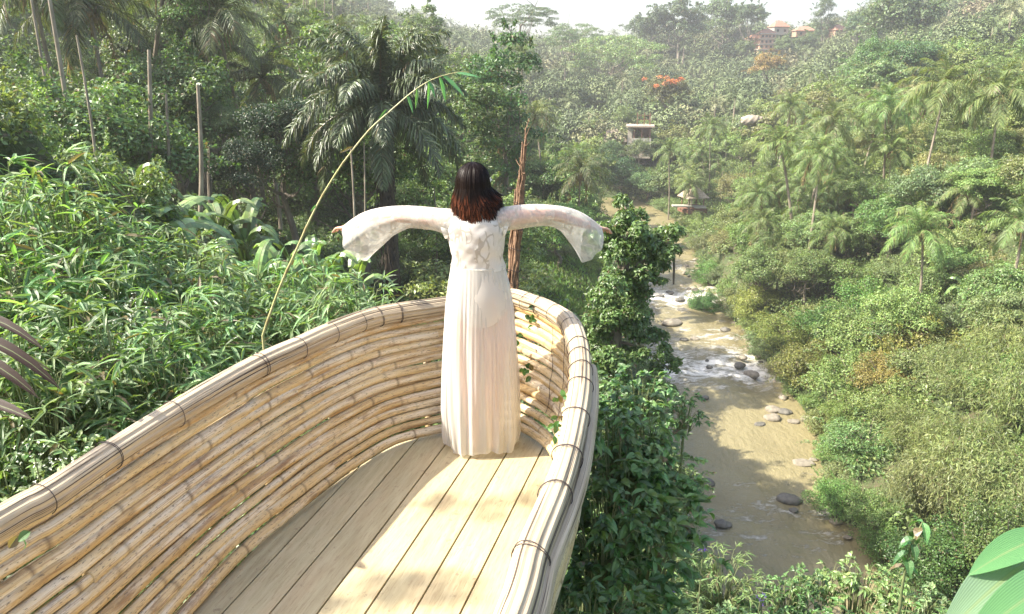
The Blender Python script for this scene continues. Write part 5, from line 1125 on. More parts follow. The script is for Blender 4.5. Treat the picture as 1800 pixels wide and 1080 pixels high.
# --- rocks in and beside the river
def rocks():
    rng = np.random.default_rng(21); ms = [simple('pale_rock', (.23, .20, .155), .9, vary=.35, scale=3), simple('dark_rock', (.13, .12, .10), .75, vary=.4, scale=3)]
    L = [(1320, 660, 19, .6, 0, 'rounded boulder below the rapids by the right bank'), (1181, 568, 28, .3, 0, 'flat pale rock left of the first rapids'), (1202, 598, 12, .5, 1, 'small dark rock in the rapids'), (1222, 597, 13, .5, 0, 'small pale rock next to the dark one in the rapids'), (1247, 646, 9, .5, 1, 'tiny dark rock in the white water'), (1360, 722, 20, .5, 0, 'upper of two pale stones on the right bank'), (1358, 736, 22, .5, 0, 'lower of two pale stones on the right bank'), (1378, 725, 22, .4, 1, 'brown stone behind the two pale bank stones'), (1395, 742, 16, .4, 0, 'small stone right of the pale bank stones'), (1336, 746, 16, .25, 1, 'nearly sunken rock beside the bank stones'),
         (1412, 815, 30, .25, 0, 'long flat rock in the calm brown water'), (1430, 808, 12, .3, 0, 'small flat rock touching the long flat one'), (1385, 880, 34, .45, 1, 'dark wet rock at the edge of the shaded water'), (1240, 851, 22, .6, 1, 'dark round rock half hidden by shrub leaves'), (1176, 516, 12, .5, 1, 'dark rock at the head of the upper rapids'), (1196, 528, 14, .4, 1, 'second dark rock in the upper rapids'), (1201, 546, 16, .35, 1, 'dark flat rock below the upper rapids'), (1160, 522, 12, .4, 1, 'dark rock near the ivy tree in the upper rapids'), (1145, 537, 12, .4, 1, 'small dark rock left in the upper rapids'), (1270, 922, 22, .4, 1, 'dark rock in the shade under the bamboo like bush'), (1238, 700, 14, .4, 1, 'dark rock beside the small white fall'), (1470, 918, 18, .4, 0, 'pale stone at the muddy inlet'), (1490, 945, 12, .4, 0, 'small pale stone at the muddy inlet'), (1395, 897, 12, .4, 1, 'small wet rock behind the dark wet one')]
    for px, py, w_, fl, k, lab in L:
        p = at(px, py, WATER_Z + .02); s = w_ / F * math.hypot(p.y, 27) / 2 * 1.05; mb = MB(); ellipsoid(mb, (0, 0, 0), (s, s * rng.uniform(.6, .9), s * fl), 20, 14); V = mb.V[0]
        f = np.ones(len(V)); 
        for q in range(9): a = nrm(rng.normal(size=3)); f += (.16 if q < 4 else .07) * np.abs(np.sin(V @ a * (2.6 / s) * rng.uniform(.5, 1.6) * (1 if q < 4 else 2.2) + q)) - .04
        f = np.tile(f.reshape(15, 21)[:, :1], (1, 21)).ravel() * 0 + f; F2 = f.reshape(15, 21); F2[:, 20] = F2[:, 0]; F2[0] = F2[0].mean(); F2[-1] = F2[-1].mean(); mb.V[0] = V * F2.ravel()[:, None]
        o = obj('river_rock', mb.mesh('river_rock', ms[k], True), None, (p.x, p.y, WATER_Z + s * fl * .25), (0, 0, rng.uniform(-.4, .4))); tag(o, lab, 'rock', 'rocks in the river')
    k = 0
    while k < 34:                                  # small rocks scattered through the rapids and along the banks
        y = rng.choice([64, 68, 74, 86, 90, 97, 103, 56, 118]) + rng.normal() * 2.5; l = np.interp(y, RIV[:, 0], RIV[:, 1]); r = np.interp(y, RIV[:, 0], RIV[:, 2]); x = rng.uniform(l, r) if rng.random() < .5 else r - rng.random() ** 2 * 4; s = rng.uniform(.16, .5); mb = MB(); ellipsoid(mb, (0, 0, 0), (s, s * rng.uniform(.6, .9), s * .55), 12, 9); V = mb.V[0]; f = np.ones(len(V))
        for q in range(6): a = nrm(rng.normal(size=3)); f += .14 * np.abs(np.sin(V @ a * (2.8 / s) + q)) - .05
        F2 = f.reshape(10, 13); F2[:, 12] = F2[:, 0]; F2[0] = F2[0].mean(); F2[-1] = F2[-1].mean(); mb.V[0] = V * F2.ravel()[:, None]
        o = obj('river_rock', mb.mesh('small_rock', ms[int(rng.random() < .6)], True), None, (x, y, WATER_Z + s * .12), (0, 0, rng.uniform(0, 6))); tag(o, 'small rock among the many wet stones of the rapids', 'rock', 'small wet rocks of the rapids'); k += 1
    # pale rock face on the far slope
    p = atY(1322, 212, 150); mb = MB(); ellipsoid(mb, (0, 0, 0), (2.5, 1.4, 1.1), 60, 40); V = mb.V[0]; f = 1 + .10 * np.sin(V[:, 0] * 1.3 + 2) * np.cos(V[:, 2] * 1.7) + .05 * np.sin(V[:, 0] * 2.9 + V[:, 2] * 2.3) + .04 * np.sin(V[:, 0] * 6 - V[:, 2] * 5); mb.V[0] = V * f[:, None]; o = obj('rock_face', mb.mesh('rock_face', simple('bare_rock', (.30, .25, .19), .95, vary=.4, scale=1.2), True), None, tuple(p)); tag(o, 'bare pale rock face showing through the palms of the right hill', 'rock')
rocks()
# --- buildings
THATCH = simple('thatch', (.33, .27, .20), .95, vary=.45, scale=7); TILE = simple('roof_tile', (.34, .17, .11), .85, vary=.3, scale=3); PLAST = simple('plaster', (.42, .36, .28), .85, vary=.12, scale=2); ORANGE = simple('orange_plaster', (.44, .27, .18), .85, vary=.25, scale=2); WHITE = simple('white_paint', (.40, .37, .31), .7, vary=.06); WOODM = simple('brown_wood', (.20, .10, .06), .8, vary=.3); GLASS = simple('dark_window', (.05, .05, .055), .25)
def hip(mb, c, hx, hy, h, ridge=0.0, ov=0.0, th=.12):
    """a hipped or pyramid roof with thickness"""
    x, y, z = c; hx += ov; hy += ov; B = [(-hx, -hy), (hx, -hy), (hx, hy), (-hx, hy)]; rx = ridge
    V = [(x + a, y + b, z) for a, b in B] + [(x - rx, y, z + h), (x + rx, y, z + h)] + [(x + a, y + b, z - th) for a, b in B]
    mb.add(V, [[0, 1, 5, 4], [2, 3, 4, 5], [1, 2, 5, 5], [3, 0, 4, 4], [6, 9, 8, 7], [0, 6, 7, 1], [1, 7, 8, 2], [2, 8, 9, 3], [3, 9, 6, 0]])
def bx(name, parent, m, *boxes):
    mb = MB()
    for c, h in boxes: box(mb, c, h)
    return obj(name, mb.mesh(name, m), parent)
def rf(parent, m, c, hx, hy, h, ridge=0.0, name='roof', ov=.4):
    mb = MB(); hip(mb, c, hx, hy, h, ridge, ov); return obj(name, mb.mesh(name, m), parent)
def hut():
    p = atY(1217, 366, 126); g = p.z; e = empty('thatched_hut', (p.x, p.y, g), .3, 'small open hut with a pointed thatched roof on the right river bank', 'hut')
    bx('platform', e, WOODM, ((0, 0, -.3), (1.9, 1.7, .35))); rf(e, THATCH, (0, 0, 2.0), 1.6, 1.5, 2.2, 0)
    for a in (-1.4, 1.4):
        for b in (-1.2, 1.2): bx('post', e, WOODM, ((a, b, 1.05), (.08, .08, .95)))
    bx('bench', e, WOODM, ((0, .4, .45), (1.2, .4, .06)), ((-1, .4, .25), (.06, .3, .16)), ((1, .4, .25), (.06, .3, .16)))
    p = atY(1198, 362, 124.5); t = bx('stone_terrace', None, WHITE, ((0, 0, 0), (1.6, .6, .12)), ((1.6, .5, -.15), (2.2, .25, .12)), ((3.2, .2, -.3), (1.0, .4, .12))); t.location = p; tag(t, 'pale stone terrace at the foot of the thatched river hut', 'terrace')
hut()
def round_thatch():
    p = atY(1076, 258, 172); e = empty('thatched_house', (p.x, p.y, p.z), 0, 'house with a wide grey thatched roof left of the square pavilion', 'house'); bx('wall', e, PLAST, ((0, 0, -.2), (2.6, 2.2, 1.6))); rf(e, THATCH, (0, 0, 1.4), 2.8, 2.5, 2.6, .9); bx('door', e, WOODM, ((.4, -2.24, -.3), (.5, .05, 1.0)))
round_thatch()
def pavilion():
    p = atY(1123, 252, 170); e = empty('square_pavilion', (p.x, p.y, p.z), -.15, 'square two storey pavilion with a flat cream roof and open brown upper room', 'house')
    bx('lower_wall', e, PLAST, ((0, 0, -1.2), (2.6, 2.2, 1.9))); bx('side_wall', e, PLAST, ((-2.1, 0, 2.2), (.5, 2.1, 1.5))); bx('parapet', e, WHITE, ((.5, -2.25, .95), (2.1, .06, .35)))
    bx('roof_slab', e, simple('cream_roof', (.42, .33, .25), .8), ((.1, 0, 3.85), (3.1, 2.7, .16))); bx('back_wall', e, WOODM, ((.6, 1.9, 2.2), (2.0, .1, 1.45)))
    for a in (-1.2, .5, 2.3): bx('column', e, WOODM, ((a, -2.0, 2.2), (.14, .14, 1.48)))
    bx('beam', e, WOODM, ((.5, -2.0, 3.45), (2.1, .12, .2)))
    for a in (-.6, .9, 2.2):
        for b in (-1.2, 1.2): bx('scaffold_pole', e, WOODM, ((a, b, 5.3), (.07, .07, 1.3)))
    bx('scaffold_rail', e, WOODM, ((.8, -1.28, 5.2), (1.6, .05, .06)), ((.8, -1.28, 6.2), (1.6, .05, .06)))
pavilion()
def hotel():
    p = atY(1347, 92, 330); e = empty('terraced_hotel', (p.x, p.y, p.z), 0, 'orange terraced hotel of four stepped storeys below the skyline', 'hotel')
    for k in range(4):
        z = k * 2.1; hx = 4.1 - .35 * k; bx('storey', e, ORANGE, ((0, k * .8, z), (hx, 3.0, .85))); bx('ledge', e, WHITE if k % 2 else PLAST, ((0, k * .8 - .3, z + 1.0), (hx + .5, 3.1, .16)))
        for a in np.linspace(-hx + .8, hx - .8, 4): bx('window', e, GLASS, ((a, k * .8 - 3.02, z), (.45, .05, .45)))
    rf(e, TILE, (0, 2.4, 7.5), 3.2, 2.8, 1.8, 1.2)
hotel()
def ridge_houses():
    for (px, py, Y, hx, wh, rh, m, rm, rz, lab) in ((1368, 55, 345, 3.4, 1.6, 2.6, WHITE, TILE, .2, 'white gabled house with a red roof on the ridge'), (1412, 60, 340, 4.0, 1.2, 1.8, ORANGE, TILE, 0, 'long low red roofed house on the ridge'), (1470, 62, 330, 3.4, 1.8, 2.2, ORANGE, TILE, .4, 'small orange house at the right end of the ridge houses'), (1325, 74, 335, 2.6, 1.3, 1.6, ORANGE, TILE, 0, 'small tiled annex left of the terraced hotel')):
        p = atY(px, py, Y); e = empty('ridge_house', (p.x, p.y, p.z), rz, lab, 'house', 'red roofed houses on the ridge'); bx('wall', e, m, ((0, 0, 0), (hx, 2.6, wh))); rf(e, rm, (0, 0, wh + .1), hx, 2.8, rh, hx * .4)
        for a in (-hx * .5, hx * .5): bx('window', e, GLASS, ((a, -2.63, .1), (.5, .05, .5)))
ridge_houses()
# ------------------------------------------------------------------ the woman
def remeshed(mb, name, material, vox=.006, smooth=3):
    me = mb.mesh(name + '_raw', material, True); o = bpy.data.objects.new('tmp', me); COL.objects.link(o)
    w_ = o.modifiers.new('w', 'WELD'); w_.merge_threshold = .0004
    r = o.modifiers.new('r', 'REMESH'); r.mode = 'VOXEL'; r.voxel_size = vox; r.use_smooth_shade = True
    s = o.modifiers.new('s', 'SMOOTH'); s.iterations = smooth; s.factor = .5
    bpy.context.view_layer.update(); dg = bpy.context.evaluated_depsgraph_get(); m2 = bpy.data.meshes.new_from_object(o.evaluated_get(dg)); m2.name = name
    bpy.data.objects.remove(o); bpy.data.meshes.remove(me)
    if not m2.materials: m2.materials.append(material)
    return m2
def rings(mb, R_, seg=40, cap=True, fn=None):
    """R_: list of (cx, cy, z, rx, ry)"""
    R_ = np.asarray(R_, float); n = len(R_); a = np.linspace(0, 2 * math.pi, seg + 1); V = np.zeros((n, seg + 1, 3))
    V[..., 0] = R_[:, 0:1] + R_[:, 3:4] * np.cos(a); V[..., 1] = R_[:, 1:2] + R_[:, 4:5] * np.sin(a); V[..., 2] = R_[:, 2:3]
    if fn is not None: V = fn(V, a, R_)
    i, j = np.meshgrid(np.arange(n - 1), np.arange(seg), indexing='ij'); k = i * (seg + 1) + j
    U = np.stack(np.broadcast_arrays(a[None] / 6.2832, R_[:, 2:3]), -1)
    mb.add(V, np.stack([k, k + 1, k + seg + 2, k + seg + 1], -1).reshape(-1, 4), U)
    if cap:
        for e in (0, n - 1):
            c = V[e, :seg].mean(0); VV = np.vstack([V[e, :seg], [c]]); mb.add(VV, [[seg, q, (q + 1) % seg, (q + 2) % seg] for q in range(0, seg, 2)])
def woman():
    rng = np.random.default_rng(55); YB = 3.74; fx = atY(847, 790, YB); X0 = fx.x
    root = empty('person', (X0, YB, 0), 0, 'woman in long sheer white dress with bell sleeves, arms spread wide, seen from behind', 'person'); O = np.array([X0, YB, 0.0])
    q = lambda px, py, Y=YB: np.array(atY(px, py, Y)) - O
    skin, t, p, out = mat('skin'); p.inputs['Base Color'].default_value = (.62, .35, .25, 1); p.inputs['Roughness'].default_value = .5; p.inputs['Subsurface Weight'].default_value = .15; p.inputs['Subsurface Radius'].default_value = (.02, .008, .004); p.inputs['Subsurface Scale'].default_value = .3
    cN = q(834, 372); cW = q(841, 470); cH = q(846, 545)
    zt = np.array([.78, .84, .90, .97, 1.05, 1.12, 1.20, 1.27, 1.32, 1.35, 1.375, 1.42, 1.46]) - .01
    rx = [.138, .146, .147, .138, .120, .119, .132, .142, .138, .110, .060, .047, .047]; ry = [.096, .108, .110, .10, .085, .088, .098, .096, .084, .066, .05, .047, .047]
    cx = np.interp(zt, [cH[2], cW[2], cN[2]], [cH[0], cW[0], cN[0]]); tor = np.stack([cx, np.interp(zt, [.8, .95, 1.1, 1.3, 1.45], [-.012, -.008, .0, -.005, .01]), zt, rx, ry], -1)
    mb = MB(); rings(mb, tor, 36)
    for s in (-1, 1):
        hx = cH[0] + s * .068
        P = cr([(hx, -.01, .84), (hx + s * .004, 0, .62), (hx - s * .002, .01, .45), (hx - s * .006, -.012, .32), (hx - s * .012, -.005, .08), (hx - s * .012, 0, .03)], 22); r = cr([[.074], [.070], [.054], [.052], [.034], [.034]], 22)[:, 0]; tube(mb, P, r, 14)
        ellipsoid(mb, (hx - s * .012, .07, .032), (.04, .115, .032), 14, 8); ellipsoid(mb, (hx - s * .012, -.02, .035), (.033, .04, .035), 12, 8)
        sh = np.array([cN[0] + s * .135, 0, cN[2] - .035]); el = q(690, 381, 3.84) if s < 0 else q(970, 378, 3.84); wr = q(619, 398, 3.98) if s < 0 else q(1040, 398, 3.98); tip = q(593, 402, 4.06) if s < 0 else q(1067, 404, 4.06)
        P = cr([sh * [.55, 1, 1], sh, (sh + el) / 2, el, (el + wr) / 2, wr], 30); r = cr([[.045], [.042], [.036], [.031], [.027], [.021]], 30)[:, 0]; tube(mb, P, r, 14)
        d = nrm(tip - wr); up = np.array([0, 0, 1.0]); sd = nrm(np.cross(d, up)); up = np.cross(sd, d); sd = sd * (1 if np.dot(sd, [0, 1, 0]) > 0 else -1)
        M = np.stack([d, sd, up], 1); ellipsoid(mb, wr + d * .045, (.05, .037, .014), 14, 10, M)
        for k, (o_, L, a_) in enumerate(((-.028, .058, -.18), (-.010, .070, -.05), (.010, .076, .04), (.028, .066, .14))):
            b = wr + d * .078 + sd * o_ * .9; f = nrm(d + sd * a_ * .8 - up * .02); tube(mb, cr([b - d * .03, b + f * L * .4 + up * .004, b + f * L * .75 - up * .004, b + f * L - up * .014], 9), np.linspace(.0088, .0062, 9), 8); ellipsoid(mb, b + f * L - up * .014, (.0064,) * 3, 8, 6)
        b = wr + d * .03 + sd * .028; f = nrm(d * .75 + sd * .65 - up * .15); tube(mb, cr([b - sd * .012, b + f * .025, b + f * .055 - up * .006], 8), np.linspace(.0115, .0075, 8), 8)
    # head, face forward (away from the camera)
    hc = q(831, 329); hc[1] = .035; hc[2] = min(hc[2], 1.495)
    ellipsoid(mb, hc + [0, -.008, .012], (.073, .092, .096), 24, 18); ellipsoid(mb, hc + [0, .035, -.05], (.052, .055, .065), 20, 14); ellipsoid(mb, hc + [0, .096, -.018], (.011, .018, .022), 10, 8); ellipsoid(mb, hc + [0, .075, -.085], (.022, .018, .018), 10, 8)
    ellipsoid(mb, hc + [0, .086, -.052], (.022, .01, .005), 10, 8); ellipsoid(mb, hc + [0, .086, -.061], (.019, .010, .006), 10, 8)
    for s in (-1, 1): ellipsoid(mb, hc + [s * .074, .0, -.015], (.009, .018, .03), 10, 8); ellipsoid(mb, hc + [s * .03, .078, .018], (.02, .012, .008), 10, 8)
    tube(mb, [tor[-3][:3], hc + [0, 0, -.06]], [.05, .05], 16)
    obj('body', remeshed(mb, 'body', skin, .0045, 4), root)
    ey = simple('eye_white', (.8, .8, .78), .2)
    for s in (-1, 1): m_ = MB(); ellipsoid(m_, (0, 0, 0), (.011, .009, .009), 12, 8); obj('eye', m_.mesh('eye', ey, True), root, tuple(hc + [s * .031, .082, -.002]))
    # fabrics
    def fabric(name, op, lace=0.0, col=(.75, .73, .68), streak=0.0):
        m, t, p, out = mat(name); p.inputs['Base Color'].default_value = (*col, 1); p.inputs['Roughness'].default_value = .75; p.inputs['Sheen Weight'].default_value = .2
        tc = t.nodes.new('ShaderNodeTexCoord'); tr = t.nodes.new('ShaderNodeBsdfTranslucent'); tr.inputs[0].default_value = (*col, 1); m1 = t.nodes.new('ShaderNodeMixShader'); m1.inputs[0].default_value = .35; t.links.new(p.outputs[0], m1.inputs[1]); t.links.new(tr.outputs[0], m1.inputs[2])
        tp = t.nodes.new('ShaderNodeBsdfTransparent'); m2 = t.nodes.new('ShaderNodeMixShader'); t.links.new(tp.outputs[0], m2.inputs[1]); t.links.new(m1.outputs[0], m2.inputs[2])
        lw_ = nd(t, 'ShaderNodeLayerWeight', Blend=.35); fac = mth(t, 'ADD', mth(t, 'MULTIPLY', lw_.outputs['Facing'], .45), op); h = None
        if lace:
            nz = nd(t, 'ShaderNodeTexNoise', Scale=9.0, Detail=2.0); t.links.new(tc.outputs['Object'], nz.inputs['Vector']); dm = nd(t, 'ShaderNodeVectorMath', operation='SCALE') if False else None
            V = mapping(t, tc.outputs['Object'], (1.0, 1.0, .55), rot=(.3, .5, .6)); va = t.nodes.new('ShaderNodeVectorMath'); va.operation = 'ADD'; sc = t.nodes.new('ShaderNodeVectorMath'); sc.operation = 'SCALE'; sc.inputs['Scale'].default_value = .07; t.links.new(nz.outputs['Color'], sc.inputs[0]); t.links.new(V, va.inputs[0]); t.links.new(sc.outputs[0], va.inputs[1])
            vo = nd(t, 'ShaderNodeTexVoronoi', feature='DISTANCE_TO_EDGE', Scale=30.0); t.links.new(va.outputs[0], vo.inputs['Vector']); w1 = ramp(t, vo.outputs['Distance'], [(.0, 1.0), (.06, 1.0), (.12, 0.0)])
            n2 = noise(t, va.outputs[0], 17, 1); mo = ramp(t, n2, [(.50, 0.0), (.54, 1.0)]); la = mth(t, 'MULTIPLY', w1, mth(t, 'ADD', mth(t, 'MULTIPLY', mo, .8), .2)); fac = mth(t, 'ADD', fac, mth(t, 'MULTIPLY', mth(t, 'MAXIMUM', la, mth(t, 'MULTIPLY', mo, .3)), lace)); h = la
            cc = mix(t, mth(t, 'MULTIPLY', la, .85), (.78, .76, .71), (.40, .37, .31)); t.links.new(cc, p.inputs['Base Color'])
        t.links.new(mth(t, 'MINIMUM', fac, 1.0), m2.inputs[0]); t.links.new(m2.outputs[0], out.inputs[0])
        if h is not None: bump(t, h, p, .12, .002)
        return m
    BOD = fabric('lace_bodice_cloth', .9, .3); SLV = fabric('sheer_lace_cloth', .34, .6); SKT = fabric('sheer_skirt_cloth', .6, 0); SLIP = fabric('slip_cloth', .75, 0, (.76, .73, .67))
    # bodice
    zb = np.linspace(1.055, 1.365, 26); sel = lambda c: np.interp(zb, tor[:, 2], tor[:, c])
    Rb = np.stack([sel(0), sel(1), zb, sel(3) + .012 + .012 * np.exp(-((zb - 1.06) / .03) ** 2), sel(4) + .013], -1)
    def wr_(V, a, R_):
        w_ = .0015 * np.sin(a * 7 + V[..., 2] * 60) + 0.001 * np.sin(a * 13 - V[..., 2] * 95) + .001 * np.sin(V[..., 2] * 100 + np.sin(a * 3) * 3); V[..., 0] += np.cos(a) * w_; V[..., 1] += np.sin(a) * w_; return V
    mb = MB(); rings(mb, Rb, 72, False, wr_); obj('bodice', mb.mesh('bodice', BOD, True), root)
    # yoke over the shoulders
    mb = MB(); yk = []
    for f, (w2, h2, dy) in zip(np.linspace(-1, 1, 21), [(0, 0, 0)] * 21):
        xx = cN[0] + f * .165; zz = cN[2] + .0 - .045 * abs(f) ** 1.5; yk.append((xx, .0, zz, .06 - .012 * abs(f)))
    P = np.array([(a, b, c - r) for a, b, c, r in yk]); tube(mb, P, np.array([r for *_, r in yk]) + .004, 24, False); obj('yoke', mb.mesh('yoke', BOD, True), root)
    # sleeves
    for s, tops, bots in ((-1, [(800, 368), (775, 367), (740, 364), (700, 363), (660, 368), (632, 377), (607, 394)], [(798, 415), (784, 410), (752, 403), (722, 401), (698, 411), (672, 432), (645, 459)]), (1, [(866, 366), (888, 364), (922, 360), (960, 360), (1000, 366), (1030, 378), (1055, 397)], [(880, 412), (893, 405), (925, 401), (958, 397), (984, 406), (1004, 430), (1023, 461)])):
        Ys = [3.73, 3.74, 3.78, 3.83, 3.89, 3.94, 3.99]; wd = [.06, .055, .05, .05, .062, .085, .105]
        T_ = cr([q(a, b, y) for (a, b), y in zip(tops, Ys)], 40); B_ = cr([q(a, b, y + .01) for (a, b), y in zip(bots, Ys)], 40); W_ = np.interp(np.linspace(0, 6, 40), range(7), wd)
        seg = 48; a = np.linspace(0, 2 * math.pi, seg + 1); V = np.zeros((40, seg + 1, 3)); c = (T_ + B_) / 2; h_ = (T_ - B_) / 2; T, _, _ = frames(c); sd = nrm(np.cross(h_, T)); k = np.linspace(0, 1, 40)[:, None]
        rip = 1 + .10 * k ** 2 * np.sin(a * 5 + 1)[None] + .06 * k * np.sin(a * 9 + 2)[None]; fold = .03 * (1 - k * .5) * np.sin(np.linspace(0, 26, 40)[:, None] + 2 * np.sin(a * 2)[None] + s)
        cosn = np.cos(a)[None, :]; pin = 1 - .55 * k * np.clip(-cosn, 0, 1) ** 1.5; wr2 = .035 * (1 - .3 * k) * np.sin(np.linspace(0, 70, 40)[:, None] + 3 * np.sin(a * 1.0 + 1)[None]) * (.4 + np.clip(cosn, 0, 1)); rip = rip * pin * (1 + wr2)
        V = c[:, None] + h_[:, None] * (np.cos(a)[None, :, None] * (1 + fold[..., None] * (np.cos(a) < .9)[None, :, None])) + sd[:, None] * (W_[:, None] * np.sin(a)[None] * rip * (1 + fold))[..., None]
        mb = MB(); i, j = np.meshgrid(np.arange(39), np.arange(seg), indexing='ij'); kk = i * (seg + 1) + j; mb.add(V, np.stack([kk, kk + 1, kk + seg + 2, kk + seg + 1], -1)); obj('sleeve', mb.mesh('sleeve', SLV, True), root)
    # slip under the skirt
    zs = np.linspace(.765, 1.07, 16); Rs = np.stack([np.interp(zs, tor[:, 2], tor[:, 0]), np.full(16, -.005), zs, np.interp(zs, [.7, .84, .92, 1.05], [.154, .158, .156, .131]), np.interp(zs, [.7, .84, .92, 1.05], [.118, .124, .122, .099])], -1)
    def sl(V, a, R_):
        k = np.clip((.88 - V[..., 2]) / .115, 0, 1); V[..., 2] += k * .11 * np.abs(np.cos(a)) ** 2.5; return V
    mb = MB(); rings(mb, Rs, 60, False, sl); obj('slip', mb.mesh('slip', SLIP, True), root)
    # long pleated skirt
    PX = [(470, 792, 888), (500, 787, 896), (540, 782, 903), (600, 778, 908), (660, 776, 911), (720, 775, 913), (765, 777, 913), (790, 781, 908)]; ZZ = []; CX = []; HX = []
    for py, a_, b_ in PX:
        l = q(a_, py); r = q(b_, py); ZZ.append(l[2]); CX.append((l[0] + r[0]) / 2); HX.append((r[0] - l[0]) / 2)
    ZZ = np.array(ZZ)[::-1]; CX = np.array(CX)[::-1]; HX = np.array(HX)[::-1]; z = np.linspace(1.075, .012, 90); n = len(z)
    Rk = np.stack([np.interp(z, ZZ, CX), np.full(n, .005), z, np.maximum(np.interp(z, ZZ, HX), np.interp(z, [.7, .9, 1.0, 1.07], [.172, .168, .150, .138])), np.interp(z, [0, .3, .7, .85, 1.0, 1.08], [.135, .14, .142, .138, .120, .108])], -1)
    ph = rng.uniform(0, 6.28, 12); ks = [2, 5, 7, 11, 16, 21, 29, 38, 55]
    def pl(V, a, R_):
        k = np.clip((1.07 - R_[:, 2]) / 1.0, 0, 1)[:, None]; am = .010 + .075 * k ** .9
        f = sum(np.sin(q_ * a + ph[i] + (1.1 + .25 * q_ ** .5) * np.sin(R_[:, 2:3] * 2.2 + i * 1.7 + a * 1.3)) * (.75 + .6 * np.sin(a * 2 + i + R_[:, 2:3] * 4)) / (1 + .5 * i) for i, q_ in enumerate(ks)) / 2.2; f = f - .25 * np.abs(f)
        dx = R_[:, 3:4] * am * f; V[..., 0] += np.cos(a) * dx * .9; V[..., 1] += np.sin(a) * dx * 1.9
        lo = np.clip((.12 - V[..., 2]) / .12, 0, 1); V[..., 2] += lo * .012 * (1 + np.sin(a * 4 + 1)); V[..., 2] = np.maximum(V[..., 2], .004); return V
    mb = MB(); rings(mb, Rk, 300, False, pl); obj('skirt', mb.mesh('skirt', SKT, True), root)
    # a loose inner layer of the skirt
    Ri = Rk[::2].copy(); Ri[:, 3] *= .86; Ri[:, 4] *= .84; Ri[:, 2] += .03; ph = rng.uniform(0, 6.28, 12); mb = MB(); rings(mb, Ri, 160, False, pl); obj('underskirt', mb.mesh('underskirt', fabric('fine_underskirt_cloth', .12, 0), True), root)
    mb = MB(); a = np.linspace(0, 6.2832, 60); tube(mb, np.stack([Rk[0, 0] + np.cos(a) * (.136), .0 + np.sin(a) * .102, np.full(60, 1.068)], -1), .004, 6, False); obj('waistband', mb.mesh('waistband', SLIP, True), root)
    # hair
    m, t, p, out = mat('hair'); uv = t.nodes.new('ShaderNodeUVMap'); sp = t.nodes.new('ShaderNodeSeparateXYZ'); t.links.new(uv.outputs[0], sp.inputs[0]); geo = t.nodes.new('ShaderNodeNewGeometry')
    c = ramp(t, mth(t, 'ADD', sp.outputs[1], mth(t, 'MULTIPLY', mth(t, 'SUBTRACT', geo.outputs['Random Per Island'], .5), .4)), [(.0, (.010, .006, .005)), (.84, (.012, .007, .005)), (.97, (.05, .016, .008)), (1.0, (.11, .035, .017))]); t.links.new(c, p.inputs['Base Color']); p.inputs['Roughness'].default_value = .42; p.inputs['Specular IOR Level'].default_value = .1
    mb = MB(); C_ = hc + np.array([0, -.01, .012])
    for i in range(3400):
        lay = rng.random(); fa = rng.uniform(-math.pi, math.pi); 
        if abs(((fa - math.pi / 2 + math.pi) % (2 * math.pi)) - math.pi) < .75 and rng.random() < .93: continue
        rr = np.array([.079, .096, .100]) + lay * .012; th0 = rng.uniform(.02, .9) if lay > .5 else rng.uniform(.3, 1.3); th1 = 1.62; ns = 8; th = np.linspace(th0, th1, ns)
        P = C_ + np.stack([np.sin(th) * math.cos(fa), np.sin(th) * math.sin(fa), np.cos(th)], -1) * rr; P[:, 0] += np.sin(th) * 0
        ze = cN[2] + rng.uniform(-.045, .06) - .02 * lay + .02 * max(0, math.cos(fa)) + .012 * max(0, -math.cos(fa)) + .01 * math.sin(fa * 9); k = np.linspace(0, 1, 7)[1:]; e = P[-1]; zc = e[2] + (ze - e[2]) * k
        ow = np.array([math.cos(fa), math.sin(fa)]); fl = .012 * np.sin(k * 1.6) + .012 * k; sweep = (.008 + .034 * max(0, math.cos(fa)) - .006 * max(0, -math.cos(fa))) * k ** 2 + rng.normal() * .006 * k ** 2
        Q = np.stack([e[0] + ow[0] * fl + sweep, e[1] + ow[1] * fl * .6 - .005 * k, zc], -1); P = np.vstack([P, Q]); n = len(P)
        T = nrm(np.gradient(P, axis=0)); N_ = nrm(P - C_ * [1, 1, 0] - [0, 0, 1] * P * 0 - np.stack([np.zeros(n), np.zeros(n), np.minimum(P[:, 2], C_[2])], -1)); S_ = nrm(np.cross(T, N_) + rng.normal(size=3) * .25); w_ = np.linspace(.0028, .0016, n)[:, None] * rng.uniform(.7, 1.3)
        V = np.stack([P - S_ * w_, P + S_ * w_], 1).reshape(-1, 3); j = np.arange(n - 1) * 2; v_ = np.linspace(.25 if th0 > .5 else 0, 1 - .12 * max(0, math.cos(fa)), n)
        mb.add(V, np.stack([j, j + 1, j + 3, j + 2], -1), np.stack([np.tile([0, 1], n), np.repeat(v_, 2)], -1))
    n0 = MB(); ellipsoid(n0, C_, (.079, .097, .100), 28, 20); V = n0.V[0]; keep = (V[:, 1] < C_[1] + .055) | (V[:, 2] > C_[2] + .055); Fk = n0.Fq[0]; mb.add(V, Fk[keep[Fk].all(1)], np.zeros((len(V), 2)))
    obj('hair', mb.mesh('hair', m, True), root)
    fm = MB(); fp = q(861, 316, 3.755); [diamonds(fm, fp[None], nrm(np.array([[math.cos(a), -.2, math.sin(a)]])), nrm(np.array([[.3, -1, .2]])), .014, .011) for a in np.arange(5) * 1.257]; obj('hair_flower', fm.mesh('hair_flower', simple('flower_white', (.85, .85, .82), .5)), root)
woman()
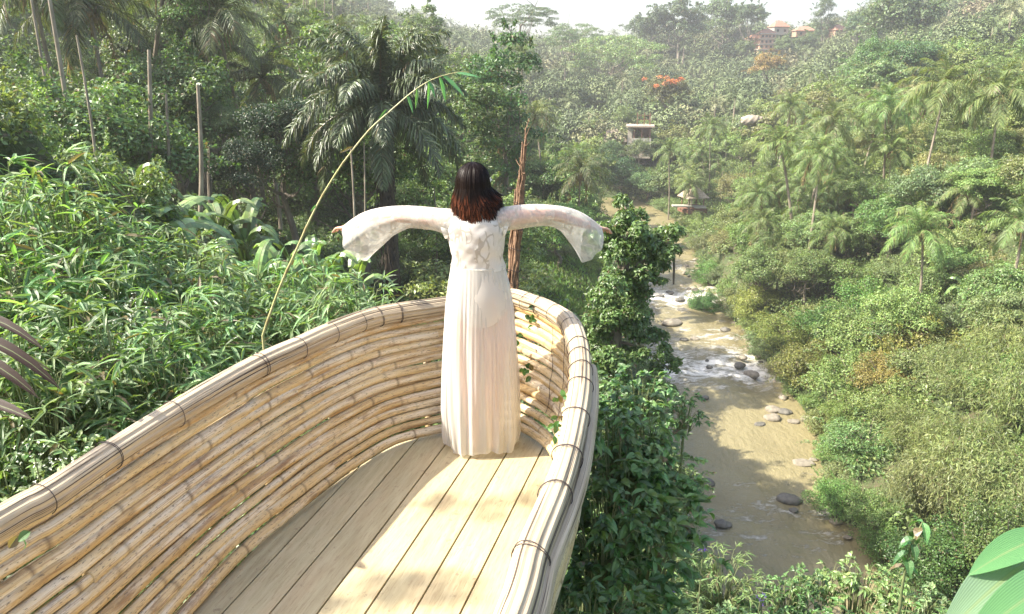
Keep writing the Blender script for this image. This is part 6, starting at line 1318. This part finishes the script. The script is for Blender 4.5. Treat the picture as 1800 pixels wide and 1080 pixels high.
# ------------------------------------------------------------------ haze
def haze():
    mb = MB(); box(mb, (40, 120, 15), (1000, 1000, 96)); m = bpy.data.materials.new('haze'); m.use_nodes = True; t = m.node_tree; t.nodes.clear(); out = t.nodes.new('ShaderNodeOutputMaterial'); v = t.nodes.new('ShaderNodeVolumePrincipled')
    v.inputs['Color'].default_value = (1, .985, .94, 1); v.inputs['Density'].default_value = .0007; v.inputs['Anisotropy'].default_value = .35; t.links.new(v.outputs[0], out.inputs['Volume'])
    o = obj('haze', mb.mesh('haze', m)); tag(o, 'pale sunlit haze filling the whole valley', 'haze', None, 'stuff')
haze()
